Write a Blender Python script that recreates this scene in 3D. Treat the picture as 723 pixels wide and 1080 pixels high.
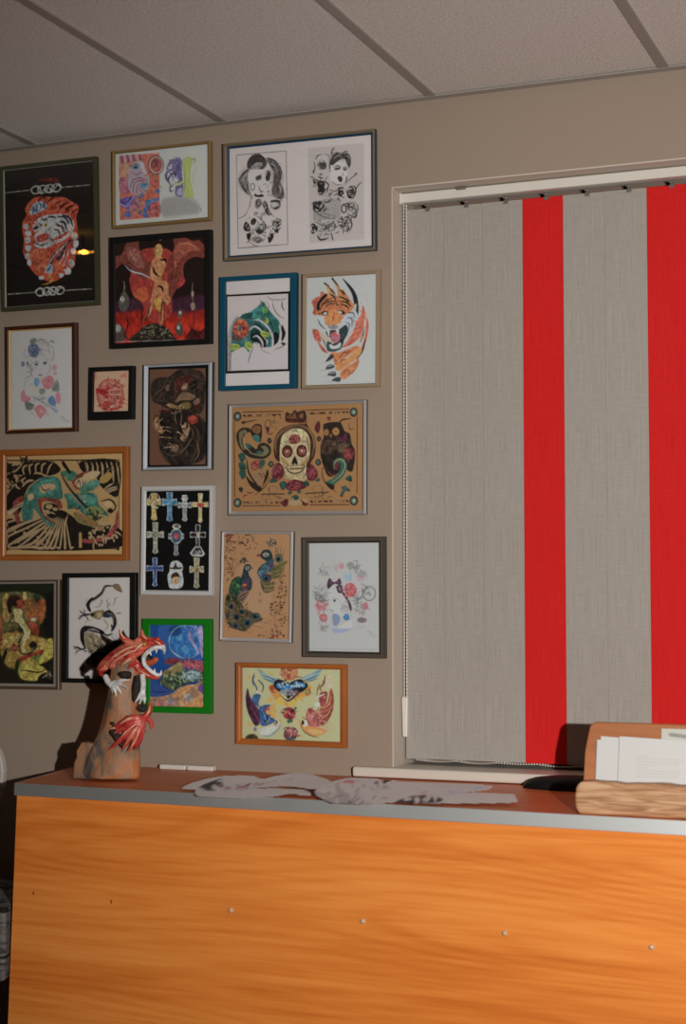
import bpy, bmesh, math, random
import numpy as np
from mathutils import Vector, Matrix

for o in list(bpy.data.objects): bpy.data.objects.remove(o)
SC = bpy.context.scene
COL = SC.collection
random.seed(4)
# ---------------------------------------------------------------- the camera's own geometry, used to read positions off the photograph
FPX, PCX, PCY = 1718., 361.5, 540.
PITCH = math.atan(92/FPX); YAW = math.atan(698.5*math.cos(PITCH)/FPX)
CAM = np.array([0., -3.99, 1.33])
FWD = np.array([-math.sin(YAW)*math.cos(PITCH), math.cos(YAW)*math.cos(PITCH), math.sin(PITCH)])
RGT = np.array([math.cos(YAW), math.sin(YAW), 0.]); UPV = np.cross(RGT, FWD)
def ray(x, y): return FWD+RGT*(x-PCX)/FPX-UPV*(y-PCY)/FPX
def on_y(x, y, Y=0.):
    r = ray(x, y); return CAM+r*(Y-CAM[1])/r[1]
def on_z(x, y, Z):
    r = ray(x, y); return CAM+r*(Z-CAM[2])/r[2]
FLASH = CAM+RGT*.555+np.array([0, 0, .03])
AIM = np.array([-.95, 0., 1.22])
SPOT = math.radians(74)
def flash_light(p, n):
    """relative light of the flash on a surface at p facing n"""
    d = FLASH-np.asarray(p); r2 = d@d; u = d/math.sqrt(r2)
    ax = (AIM-FLASH)/np.linalg.norm(AIM-FLASH); z = -u@ax; c = math.cos(SPOT/2)
    t = min(1, max(0, (z-c)/(1-c)))
    return t*t*(3-2*t)*max(0, u@n)/r2
def frame_axes(p):
    _, cx, cz, w, h, rot, tilt = p[:7]
    u = np.array([math.cos(rot), 0, math.sin(rot)]); v0 = np.array([-math.sin(rot), 0, math.cos(rot)])
    n0 = np.array([0, -1., 0])
    v = v0*math.cos(tilt)+n0*math.sin(tilt); n = n0*math.cos(tilt)-v0*math.sin(tilt)
    c = np.array([cx, -abs(math.sin(tilt))*h/2-.0015, cz])
    return c, u, v, n
# ---------------------------------------------------------------- camera, world, flash, exposure
cam_d = bpy.data.cameras.new('camera'); cam_o = bpy.data.objects.new('camera', cam_d); COL.objects.link(cam_o)
cam_d.sensor_fit = 'VERTICAL'; cam_d.sensor_height = 36; cam_d.lens = FPX/1080*36
cam_d.clip_start = .05
cam_d.dof.use_dof = True; cam_d.dof.focus_distance = 4.35; cam_d.dof.aperture_fstop = 3.2
cam_o.location = CAM; cam_o.rotation_euler = (math.pi/2+PITCH, 0, YAW)
SC.camera = cam_o
W = bpy.data.worlds.new('world'); SC.world = W; W.use_nodes = True
W.node_tree.nodes['Background'].inputs[0].default_value = (.9, .95, 1, 1)
W.node_tree.nodes['Background'].inputs[1].default_value = .01
ld = bpy.data.lights.new('camera_flash', 'SPOT'); lo = bpy.data.objects.new('camera_flash', ld); COL.objects.link(lo)
ld.energy = 515; ld.color = (1, .965, .92); ld.shadow_soft_size = .022; ld.spot_size = SPOT; ld.spot_blend = 1
lo.location = FLASH; lo.rotation_euler = Vector(AIM-FLASH).to_track_quat('-Z', 'Y').to_euler()
SC.view_settings.view_transform = 'Standard'; SC.view_settings.look = 'None'
SC.view_settings.gamma = 1; SC.view_settings.exposure = 0; SC.view_settings.use_curve_mapping = False

# ---------------------------------------------------------------- materials
MATS = {}
def mat(name, col, rough=.5, spec=.5, metal=0., noise=None, bump=None, emit=None, col2=None, stretch=(1, 1, 1), alpha_mix=None):
    """noise=(scale, detail, lo, hi) blends col -> col2; bump=(scale, strength, distance)"""
    if name in MATS: return MATS[name]
    m = bpy.data.materials.new(name); m.use_nodes = True; nt = m.node_tree; N = nt.nodes; L = nt.links
    b = N['Principled BSDF']
    b.inputs['Base Color'].default_value = (*col, 1); b.inputs['Roughness'].default_value = rough
    b.inputs['Specular IOR Level'].default_value = spec; b.inputs['Metallic'].default_value = metal
    tc = N.new('ShaderNodeTexCoord'); mp = N.new('ShaderNodeMapping'); L.new(tc.outputs['Object'], mp.inputs[0])
    mp.inputs['Scale'].default_value = stretch
    if noise:
        n = N.new('ShaderNodeTexNoise'); n.inputs['Scale'].default_value = noise[0]; n.inputs['Detail'].default_value = noise[1]
        L.new(mp.outputs[0], n.inputs['Vector'])
        r = N.new('ShaderNodeMapRange'); r.inputs[1].default_value = noise[2]; r.inputs[2].default_value = noise[3]
        L.new(n.outputs[0], r.inputs[0])
        mx = N.new('ShaderNodeMix'); mx.data_type = 'RGBA'
        mx.inputs[6].default_value = (*col, 1); mx.inputs[7].default_value = (*(col2 or [c*.8 for c in col]), 1)
        L.new(r.outputs[0], mx.inputs[0]); L.new(mx.outputs[2], b.inputs['Base Color'])
    if bump:
        n = N.new('ShaderNodeTexNoise'); n.inputs['Scale'].default_value = bump[0]; n.inputs['Detail'].default_value = 4
        L.new(mp.outputs[0], n.inputs['Vector'])
        bp = N.new('ShaderNodeBump'); bp.inputs['Strength'].default_value = bump[1]; bp.inputs['Distance'].default_value = bump[2]
        L.new(n.outputs[0], bp.inputs['Height']); L.new(bp.outputs[0], b.inputs['Normal'])
    if emit:
        b.inputs['Emission Color'].default_value = (*emit[0], 1); b.inputs['Emission Strength'].default_value = emit[1]
    MATS[name] = m; return m
def ramp_node(nt, stops):
    r = nt.nodes.new('ShaderNodeValToRGB'); e = r.color_ramp.elements
    while len(e) < len(stops): e.new(.5)
    for el, (p, c) in zip(e, stops): el.position = p; el.color = (*c, 1)
    return r
def wood_mat(name, stops, along='x', band=9., fine=90., rough=.35, spec=.5, warp=1.0, slope=0., contour=.055):
    """laminate / wood: wavy bands and fine streaks running along one axis (object coordinates)"""
    m = bpy.data.materials.new(name); m.use_nodes = True; nt = m.node_tree; N = nt.nodes; L = nt.links
    b = N['Principled BSDF']; b.inputs['Roughness'].default_value = rough; b.inputs['Specular IOR Level'].default_value = spec
    tc = N.new('ShaderNodeTexCoord')
    def tex(lo, hi, detail, dist):
        mp = N.new('ShaderNodeMapping'); s = [hi, hi, hi]; s['xyz'.index(along)] = lo; mp.inputs['Scale'].default_value = s
        mp.inputs['Rotation'].default_value = (0, slope, 0)
        L.new(tc.outputs['Object'], mp.inputs[0])
        n = N.new('ShaderNodeTexNoise'); n.inputs['Scale'].default_value = 1; n.inputs['Detail'].default_value = detail
        n.inputs['Distortion'].default_value = dist; L.new(mp.outputs[0], n.inputs['Vector']); return n
    a = tex(.20, band, 2, .10*warp); f = tex(.9, fine, 3, 0); w = tex(.30, band*3.4, 3, .12*warp)
    def mth(op, x, y):
        k = N.new('ShaderNodeMath'); k.operation = op
        for i, v in enumerate((x, y)):
            if isinstance(v, (int, float)): k.inputs[i].default_value = v
            else: L.new(v, k.inputs[i])
        return k.outputs[0]
    g = tex(.34, band*.62, 1, .10*warp)                      # growth-ring contours: cathedral figure
    rings = mth('SINE', mth('MULTIPLY', g.outputs[0], 190.), 0); rings = mth('MULTIPLY', mth('ADD', rings, 1.), .5)
    rings = mth('POWER', rings, 1.6)
    v = mth('ADD', mth('MULTIPLY', a.outputs[0], .50), mth('MULTIPLY', w.outputs[0], .26))
    v = mth('ADD', v, mth('MULTIPLY', f.outputs[0], .26)); v = mth('ADD', v, mth('MULTIPLY', mth('SUBTRACT', .42, rings), contour))
    r = ramp_node(nt, stops); L.new(v, r.inputs[0]); L.new(r.outputs[0], b.inputs['Base Color'])
    MATS[name] = m; return m

wall_m = mat('taupe_wall_paint', (.36, .281, .218), .75, .25, bump=(420, .12, .001))
reveal_m = mat('pale_reveal_paint', (.60, .53, .455), .6, .3)
tile_m = mat('white_ceiling_tile', (.88, .83, .785), .9, .1, noise=(150, 5, .42, .66), col2=(.68, .635, .595), bump=(240, .5, .004))
bar_m = mat('ceiling_grid_metal', (.38, .34, .305), .6, .3)
floor_m = mat('grey_brown_carpet', (.16, .13, .11), .95, .1, noise=(60, 4, .3, .7), bump=(300, .4, .003))
white_m = mat('white_plastic', (.74, .71, .64), .4, .4)
sill_m = mat('cream_gloss_paint', (.70, .65, .57), .35, .5)
glass_dark = mat('brown_window_frame', (.22, .15, .115), .5, .4)
clip_m = mat('smoky_clip_plastic', (.17, .14, .12), .3, .6)
edge_m = mat('grey_edge_band', (.88, .91, .895), .5, .5, .94)
front_m = wood_mat('orange_beech_laminate', [(.32, (.60, .145, .018)), (.46, (.78, .225, .036)), (.58, (.90, .30, .058)), (.70, (.94, .36, .085))], 'x', 7., 120., .38, .4, 1.2, .03)
top_m = wood_mat('beech_laminate_top', [(.30, (.52, .115, .028)), (.5, (.66, .165, .045)), (.7, (.76, .21, .06))], 'x', 9., 90., .42, .4)
black_m = mat('matt_black', (.006, .006, .006), .5, .3)
# ---------------------------------------------------------------- printed art (flat prints drawn as strokes and shapes)
ART = {}
ART['flaming_tiger'] = '''B 0d0a08
v 0 155 6
k 6
k 2
l 6b655c 5 34 290 200 272
l 6b655c 5 385 256 565 240
l 6b655c 5 50 932 225 920
l 6b655c 5 405 908 580 898
o 8d887e 7 228 271 30 24 -20
o 8d887e 7 268 268 30 24 -20
o 8d887e 7 312 263 30 24 -20
o 8d887e 7 356 258 30 24 -20
l 8d887e 6 200 262 230 246 265 286 300 246 330 284 365 238 388 254
o 8d887e 7 255 918 28 24 -15
o 8d887e 7 296 914 28 24 -15
o 8d887e 7 336 911 28 24 -15
o 8d887e 7 378 907 28 24 -15
l 8d887e 6 226 912 255 892 290 936 320 890 350 930 385 886 406 900
k 8
f 47160a 240 215 270 198 330 196 375 205 370 222 300 218
k 4
f 9a3518 200 335 250 312 330 318 400 318 440 338 492 370 495 400 482 450 490 520 478 590 478 640 470 740 425 790 380 832 330 852 270 835 205 785 160 700 145 660 152 600 140 520 145 470 165 440 162 385
f b04420 180 360 240 325 330 330 400 345 440 400 380 400 300 390 220 400 170 430
f b8502a 200 660 280 650 330 690 320 760 270 800 210 760
b 140d0a 14 335 400 355 360 392 340
b 140d0a 14 372 405 395 370 430 350
b 140d0a 14 410 420 432 385 465 368
b 140d0a 12 450 430 470 405 492 392
b 140d0a 10 300 355 320 330 350 318
b 140d0a 10 240 345 262 322 290 312
t d05a26 10 320 420 350 370 385 350
t d05a26 10 420 430 450 390 480 375
k 3
e 8f8b87 165 502 22 20
e 8f8b87 178 545 24 24
e 8f8b87 175 590 22 22
e 8f8b87 180 640 20 22
e 8f8b87 172 690 16 22
e 8f8b87 186 732 14 20
e 8f8b87 470 565 22 24
e 8f8b87 478 610 18 26
e 8f8b87 462 660 16 24
e 8f8b87 452 735 20 30
e 8f8b87 428 785 22 24
e 8f8b87 385 812 18 14
e 8f8b87 262 828 18 12
o 8a3018 5 165 502 22 20
o 8a3018 5 178 545 24 24
o 8a3018 5 175 590 22 22
o 8a3018 5 470 565 22 24
o 8a3018 5 452 735 20 30
f 7c8b9a 190 400 212 360 250 345 282 350 298 380 270 402 232 420 196 430
b 182233 9 205 420 215 395 205 380
b 182233 9 225 415 235 375 225 360
b 182233 9 250 405 258 370 245 352
b 182233 9 275 392 278 365 268 352
f 8f8d89 205 510 222 470 255 445 305 430 360 425 420 428 462 465 468 520 442 560 400 592 350 612 312 634 262 642 212 628 226 602 214 560 240 540 214 530
f 8a2d26 232 568 275 545 308 555 298 590 256 602 236 590
f c25040 250 572 280 560 290 575 265 590
e 1a1a1c 226 512 20 10 -20
b 141a24 11 300 445 330 440 356 452
b 141a24 11 262 455 285 462 300 450
b 141a24 13 366 440 410 445 440 490
b 141a24 14 392 428 440 450 462 505
b 141a24 13 372 470 405 480 428 530
b 141a24 12 350 490 390 505 410 552
b 141a24 11 332 520 370 530 380 570
b 141a24 9 240 480 258 490 262 505
b 141a24 9 310 580 340 585 365 560
b 141a24 9 222 610 262 622 300 608
e c0a828 290 496 18 9 -20
e 101010 291 496 6 7
b 9c2f1a 16 320 600 400 560 440 530
b 141d2a 26 450 585 390 640 340 690 300 770
b 8f8d89 8 430 600 380 650 330 705 290 780
b 141d2a 22 415 630 390 680 350 720
b 8f8d89 7 410 650 400 700 372 740
b 8f8d89 7 440 640 420 700 400 760
f 748698 290 770 318 742 336 760 330 795 300 800 284 790
b 141d2a 8 300 790 312 765 325 750
b e06a30 8 215 700 240 730 250 780
b e06a30 8 240 690 262 720 270 770
b e06a30 8 360 800 380 760 385 720
b e06a30 7 330 830 350 800 355 760
n 5a1a0c 5 26 45 7 320 600 150 230
n c86a40 4 22 40 9 310 700 130 120
t c0821c 18 318 812 330 840 305 862 262 874
'''
ART['dots_face_pair'] = '''B 8d8d86
v 110 140 6.025
k 2
p 8d8c85 365 126 640 92 645 555 370 560
p 9a5546 95 146 350 128 350 536 98 556
f b0643c 96 190 150 200 160 270 130 300 96 290
f 9a3f52 97 290 150 300 165 370 130 390 97 370
n c89a58 6 20 30 1 125 240 25 40
n c06a80 6 20 30 2 128 335 30 40
f 97858f 165 205 205 182 245 185 262 232 282 270 286 322 268 375 225 400 172 385 150 330 155 255
f b5a8b0 215 190 245 190 258 230 278 268 262 270 240 240
l 5a3a78 11 108 148 118 188
l a89db0 9 126 146 136 184
l 5a3a78 11 144 146 154 180
l a89db0 9 164 144 170 178
l 5a3a78 11 184 142 190 176
l a89db0 8 206 140 212 176
l 5a3a78 9 225 140 230 172
b 27303f 6 160 218 192 200 226 208
e 2f6f86 197 220 24 13
e 10202c 199 219 9 9
l 8f3a50 7 165 345 180 300 225 285 270 300
l 8f3a50 7 180 375 190 318 228 302 250 306
l 8f3a50 7 205 388 208 340 232 320
l 8f3a50 6 255 385 232 375 225 345
l 8f3a50 6 270 372 245 362 240 350
l 8f3a50 6 170 250 205 268 235 250
b c88a40 6 215 395 250 390 275 375
f 1f7896 228 330 258 308 280 318 270 342 250 352 234 346
b 104458 4 232 334 256 328 278 326
e 963028 330 200 40 50
o b5b0a0 6 330 205 42 52
o 2c4038 6 328 205 48 58
d 301010 5 8 4 330 195 22 30
n a8602a 8 22 30 6 305 310 45 60
e b0402a 312 320 22 28
n b0702c 8 40 34 16 220 450 90 60
d 2f5f92 10 30 8 215 460 100 80
d 8a3f86 8 18 18 190 480 90 60
e 255f9a 338 372 16 14
e 255f9a 150 520 22 20
p 4a3d6c 99 420 210 398 150 485 99 462
l a89db0 5 99 452 140 470 190 406
l 22253c 5 99 436 135 452 165 412
e 20609c 262 520 12 14
e 20609c 262 490 14 16
e 20609c 272 462 15 15
e 20609c 290 440 15 14
e 20609c 312 428 14 12
e 20609c 336 424 12 12
e 20609c 270 530 12 10
e a02c2a 322 488 42 46
d c87058 5 20 4 322 488 32 38
v 110 140 6.025
k 26
f 8b867e 368 425 500 405 590 450 600 510 500 525 372 532
k 2
f 67568a 450 165 480 158 496 200 492 260 500 330 498 402 455 400 450 350 470 300 440 260 430 200
b 5a4680 14 470 180 430 175 400 220 412 250
b 5a4680 13 450 230 410 240 388 275 412 300
b 8c7fa8 10 440 190 450 230 425 262
b 4a3770 12 470 260 430 262 405 300 420 330
b 4a3770 9 400 262 392 292 408 318
b 9a8fb4 9 470 300 452 280 420 290
b 4a3770 9 440 330 418 345 420 372 438 368
b 4a3770 9 462 400 470 360 492 335
f a79cc0 458 392 470 355 490 350 496 395
n 3f2d60 4 26 40 5 450 260 50 90
f 97a022 500 168 535 152 562 172 552 215 545 262 552 330 566 385 558 416 512 408 502 345 506 280 494 220
b 6f7d14 8 552 170 576 165 570 195
b b4b83a 10 520 190 530 250 520 310
b b4b83a 9 530 320 545 360 545 400
b a8a838 13 512 292 478 325 432 326
b 7c8418 5 505 240 512 300 508 380
b 8f9d4a 4 570 210 585 240 572 262
b 8f9d4a 4 580 230 560 280 572 330
l 80806c 3 560 416 600 450 616 492
b 6a6a40 5 608 480 616 492 610 500
'''
ART['winged_warrior'] = '''B 160c0a
v 110 240 6.025
p 160c0a 60 60 645 50 645 725 60 735
k 30
p 701c14 60 520 645 500 645 730 60 740
p 842318 60 620 645 600 645 730 60 740
f 3a1a2a 400 470 640 430 640 520 420 540
f 3a1a2a 60 480 200 450 240 520 60 540
k 6
f 8c2a20 230 150 330 130 420 150 470 250 510 330 490 370 430 420 420 560 300 600 230 470 180 420 160 340 180 250
k 12
f a84a1c 180 420 260 380 280 440 240 470
f c08a18 320 470 350 440 372 480 360 530 330 520
k 3
f 6a3026 62 190 110 170 140 100 215 85 220 130 262 200 296 230 286 300 250 330 200 300 150 250 110 232 62 270
f 7c463a 140 130 200 130 240 200 250 260 200 250 150 200
f 8a5248 160 150 190 150 215 210 190 215
f 6e2f22 440 70 500 60 565 85 605 80 640 130 640 190 575 185 520 215 500 260 505 330 480 360 440 420 420 460 395 400 400 300 410 200 445 130
f 85422e 450 120 520 90 580 110 610 150 550 150 490 190 460 260 440 240
b 9a5c40 6 470 110 530 100 600 140
b 4a1d16 6 440 190 430 300 420 400
b 4a1d16 6 470 220 450 320 440 390
b 4a1d16 5 120 180 170 230 230 290
f 8c2a20 490 310 512 340 490 372 460 380
k 2
b 8b8f9a 9 128 238 170 276 240 296 300 325
b c4c8d0 4 150 262 190 286 245 298
f a2683a 318 190 340 180 372 195 390 240 372 290 366 330 402 350 408 420 420 460 400 490 372 470 374 560 366 625 352 625 356 540 350 440 322 440 300 500 296 545 262 580 250 602 246 590 280 520 300 430 318 360 300 320 292 250
f b88a48 322 120 345 104 366 120 368 165 350 192 328 180 314 150
f 7a4a20 312 160 314 130 332 112 322 160 330 200
e 4a2510 352 148 5 4
b 3a2014 8 306 250 330 300 352 310
b 17100e 14 352 205 385 205 392 225
b 17100e 14 312 250 318 285 340 300
b 17100e 14 340 370 365 380 372 410
b c89a5a 8 330 215 350 240 345 280
b c89a5a 8 372 360 395 400 396 440
b c89a5a 7 330 400 318 460 300 520
b c08048 10 296 255 300 320 345 350
b 5a2c14 7 384 430 400 455 420 462
b 1c1210 9 372 450 362 520 360 610
b 1c1210 9 296 470 270 560 244 600
b 1c1210 9 246 500 235 560 236 600
f 2c241c 170 726 215 660 270 618 340 610 400 640 440 690 440 724
n 6a6048 6 60 26 4 320 670 90 45
n 120c0a 7 50 30 5 310 680 110 45
f 4a4640 92 480 110 420 135 410 155 450 152 500 125 536 100 520
e 8a8678 115 455 14 20
b 6a6458 8 125 340 128 380 122 410
f 4a3a34 62 640 90 610 120 640 140 690 120 720 62 728
e 7c7a74 85 640 22 26
b 2a1612 10 140 560 150 620 130 680 160 720
f 4a4038 465 540 482 515 498 545 485 575 470 570
e 9a9484 480 540 8 12
f 4a4038 450 640 475 595 500 640 490 685 462 680
e 9a9484 470 635 9 14
b 4a2a22 6 470 470 480 500 478 520
b 4a2a22 6 478 575 474 600
b 55483e 10 560 350 558 420 566 480
e 7c6c5a 562 500 14 26
e 8f7c68 560 420 8 18
b 3a1a16 8 566 520 570 580 565 640
f 4a1410 520 690 560 640 600 660 640 640 640 715 530 720
n 2a0c0a 6 26 34 6 580 680 55 36
l 8b8278 3 70 726 640 712
e d8d8d8 355 74 6 6
'''
ART['ink_women'] = '''B aba29d
v 228 130 7.2
k 2
p a59b95 152 242 530 210 542 918 166 950
l 1c1614 4 152 242 530 210 542 918 166 950 152 242
k 3
f 6f6864 180 410 205 370 240 345 262 380 240 430 245 500 262 550 222 530 185 480
f 3a3432 232 330 240 280 275 242 320 236 360 262 385 300 360 345 300 350 250 345
f 857d79 262 330 300 300 350 300 330 340 280 350
f 5d5653 380 270 430 270 480 320 500 380 480 440 510 500 505 570 455 570 420 530 430 440 430 370
f b0a8a2 240 372 290 350 360 355 400 390 408 450 395 520 360 560 310 565 275 530 250 470
b 262220 12 236 330 262 262 320 238 372 270
b 262220 8 270 320 320 285 372 300
b 262220 9 182 470 176 420 215 372 250 350
b 262220 8 205 500 196 440 225 400
b 262220 9 240 540 212 500 206 460
b 262220 8 245 440 240 490 262 545
b 262220 8 390 265 450 290 490 350
b 262220 8 420 330 450 360 440 420
b 262220 8 470 350 490 420 450 470
b 262220 8 450 480 500 500 510 560
b b0a8a2 10 400 300 440 320 460 370
b b0a8a2 9 470 470 490 500 480 550
b b0a8a2 8 200 460 205 420 235 380
e 4e4744 320 415 26 18 -30
b 1d1918 7 300 410 322 402 342 388
e 262120 392 405 18 36 10
b 1d1918 8 372 375 392 362 412 370
b 5d5653 7 322 470 330 505 352 518
b 3a3432 6 330 515 345 525 360 512
f 171414 290 535 318 545 345 538 362 552 335 562 312 560 292 556
o 3a3432 6 275 482 16 26 0
e 857d79 268 560 10 16
k 2
b 262220 6 262 560 255 620 240 660
b 3a3432 5 240 660 215 700 165 725
e 99918b 315 610 25.2 30.6
R 2a2624 5.6 315 610 28 34 3
o 2a2624 5 318 612 14 18 0
f 5d5653 355 600 375 590 400 650 420 690 390 700 362 650
b 262220 8 345 600 372 660 392 690
f 3a3432 410 590 450 580 490 590 470 610 425 612
e 99918b 445 625 37.8 37.8
R 2a2624 6.5 445 625 42 42 3
b 171414 10 380 600 388 640 380 670
b 171414 9 445 650 465 640 470 620
f a59b95 420 605 455 602 465 625 440 640 422 630
b 262220 7 500 520 480 560 500 590
f b0a8a2 262 690 300 650 350 690 410 740 380 780 330 740 290 720
b 4a4340 6 290 680 340 730 390 785
f 3a3432 262 740 285 718 305 740 285 775 265 770
f 2a2624 205 790 225 745 258 790 250 820 215 815
e 99918b 330 800 41.4 36
R 262220 6.5 330 800 46 40 3
e 99918b 330 802 25.2 21.6
R 262220 5.6 330 802 28 24 3
b 262220 8 300 820 335 835 365 810
b 262220 8 315 780 345 775 360 800
f 1d1918 230 840 262 838 255 880 235 880
b 171414 9 232 910 250 890 262 880
f 1d1918 395 850 425 830 435 860 415 900 395 905
b 171414 10 385 870 410 880 430 870
e 99918b 455 760 34.2 32.4
R 2a2624 5.6 455 760 38 36 3
b 171414 11 440 745 462 752 485 740
b 171414 9 435 800 462 815 490 790
f 262220 440 805 470 800 468 835 445 825
e 99918b 310 890 36 27
R 3a3432 4.7 310 890 40 30 3
b 171414 8 295 890 318 905 345 880
b 3a3432 6 250 900 290 930 320 932
n 2a2624 5 46 30 3 340 780 140 130
n 5a5350 5 36 34 13 440 430 60 140
n b0a8a2 5 30 26 8 350 760 130 130
b 262220 3 213 332 179 382 166 439 187 513
b 262220 3 226 334 195 385 180 445 203 514
b 262220 3 241 342 205 391 191 447 217 521
b 262220 3 251 342 220 394 204 457 229 527
b 262220 3 264 351 230 401 217 456 238 527
b 0f0d0c 3 250 294 276 256 315 244 354 275
b 0f0d0c 3 255 300 284 262 325 250 364 275
b 0f0d0c 3 264 303 292 262 331 248 372 280
b 0f0d0c 3 268 300 300 268 335 254 377 281
b 0f0d0c 3 276 307 307 265 346 253 386 284
b 1a1716 3 372 282 420 322 449 387 441 467 468 549
b 1a1716 3 383 282 429 326 461 396 454 473 482 554
b 1a1716 3 395 288 444 329 477 398 464 479 492 557
b 1a1716 3 409 292 456 329 485 403 473 483 507 559
b 1a1716 3 419 296 469 335 499 408 485 484 519 569
b 1a1716 3 429 300 481 339 509 409 499 491 529 570
b 3a3432 3 412 340 405 414 429 491 422 551
b 3a3432 3 421 347 420 415 442 497 435 557
b 3a3432 3 439 350 431 423 459 502 445 560
b 3a3432 3 450 355 447 429 468 506 462 568
b 4a4340 3 274 326 310 326 354 326
b 4a4340 3 279 330 320 329 363 328
b 4a4340 3 285 335 330 336 368 336
v 310 130 7.2
k 3
p 988f8a 105 190 530 150 532 880 118 912
k 2
e 99918b 215 300 52.2 64.8
R 6a625e 5.6 215 300 58 72 3
e a49c97 212 300 50 62
e 99918b 212 312 32.4 39.6
R 5a5350 4.7 212 312 36 44 3
f 4a4340 190 310 215 298 245 310 240 345 205 350
b 262220 7 165 280 180 245 212 236
b 262220 8 200 320 228 322 245 300
b 262220 8 150 290 158 330 150 375
f b4aca6 290 310 330 290 380 300 405 340 400 400 370 450 330 470 292 450 272 400
f 3a3432 272 300 285 250 318 225 360 240 400 225 430 260 420 330 405 320 380 270 330 290 290 320
b 171414 10 280 250 290 205 308 185
b 171414 10 350 250 380 220 408 212
b 8a827d 6 300 270 330 245 370 262
b 8a827d 6 380 250 415 250 415 300
b 171414 8 418 270 425 310 412 345
b 171414 8 275 280 270 330 272 372
e 3a3432 328 345 26 10 -12
b 171414 8 300 335 330 322 355 332
e 4a4340 385 350 16 10 -10
b 171414 7 368 340 388 330 402 340
f 2a2422 330 410 352 402 368 420 360 445 340 442
b 5a5350 5 366 370 372 395 360 402
b 4a4340 6 285 440 320 465 365 465
b 262220 8 395 400 398 430 385 455
b 262220 6 380 470 430 420 478 385
b 171414 8 455 400 468 382 482 380
b 171414 8 470 500 490 465 515 450
e 99918b 205 470 23.4 28.8
R 171414 10.2 205 470 26 32 3
e 99918b 200 515 30.6 23.4
R 171414 9.3 200 515 34 26 3
b 171414 10 230 440 262 470 240 510
b 171414 9 145 420 150 450 165 470
b 171414 9 150 350 145 370 155 385
n 262220 6 22 34 4 190 440 50 60
e 99918b 355 520 23.4 30.6
R 171414 9.3 355 520 26 34 3
e 99918b 432 520 34.2 43.2
R 171414 9.3 432 520 38 48 3
e 99918b 430 530 19.8 25.2
R 171414 7.4 430 530 22 28 3
b 171414 9 395 500 410 545 450 570
b 5a5350 6 260 470 250 520 215 560
b 4a4340 5 240 560 290 525 350 500
n 171414 7 12 36 6 300 540 60 40
f 8a827d 150 650 215 580 300 570 350 600 355 680 320 730 230 745 160 730
b 5a5350 5 215 680 270 695 320 680
e 99918b 180 630 41.4 34.2
R 171414 10.2 180 630 46 38 3
e 99918b 182 610 21.6 16.2
R 171414 7.4 182 610 24 18 3
f 262220 138 640 170 668 210 650 195 672 155 668
b 171414 10 220 590 250 600 290 575
b 171414 8 235 640 225 665 260 640
f 8a827d 400 610 450 590 485 625 480 690 440 710 400 690
e 99918b 440 650 41.4 52.2
R 3a3432 5.6 440 650 46 58 3
b 262220 9 360 620 410 610 400 650
o 171414 9 378 650 18 30 0
b 171414 9 430 712 468 712 478 670
b 4a4340 5 155 670 150 720 170 760
f 9a928d 170 750 280 730 310 770 260 850 210 880 180 850
e 99918b 150 800 23.4 36
R 171414 10.2 150 800 26 40 3
b 171414 13 175 850 200 885 262 872
b 171414 9 262 800 240 790 290 750
b 262220 9 210 820 262 790 310 740
b 171414 9 280 830 290 870 295 890
n 171414 8 26 40 12 380 760 66 50
b 171414 10 420 720 438 770 420 820
n 4a4340 5 30 34 15 260 790 110 60
b 171414 3 276 232 314 221 364 234 402 283
b 171414 3 280 234 322 221 373 234 414 288
b 171414 3 293 242 332 225 377 241 418 289
b 171414 3 299 243 338 231 389 242 427 295
b 171414 3 307 248 346 229 397 248 435 298
b 262220 3 123 411 162 427 211 442
b 262220 3 137 415 179 437 230 446
b 262220 3 162 421 197 441 248 451
b 262220 3 183 433 218 451 269 459
b 4a4340 3 139 654 181 692 238 712 298 693
b 4a4340 3 155 657 191 696 253 718 315 697
b 4a4340 3 168 663 206 702 267 724 326 703
b 4a4340 3 180 665 220 708 277 727 340 709
b 3a3432 3 363 609 402 631 439 639
b 3a3432 3 373 617 416 637 457 646
b 3a3432 3 391 620 428 641 467 648
b 3a3432 3 407 623 443 643 487 653
b 3a3432 3 417 633 458 653 501 663
b 3a3432 3 153 750 202 767 252 760
b 3a3432 3 171 754 221 779 267 765
b 3a3432 3 190 765 238 782 288 774
b 3a3432 3 212 770 259 790 309 780
'''
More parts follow.
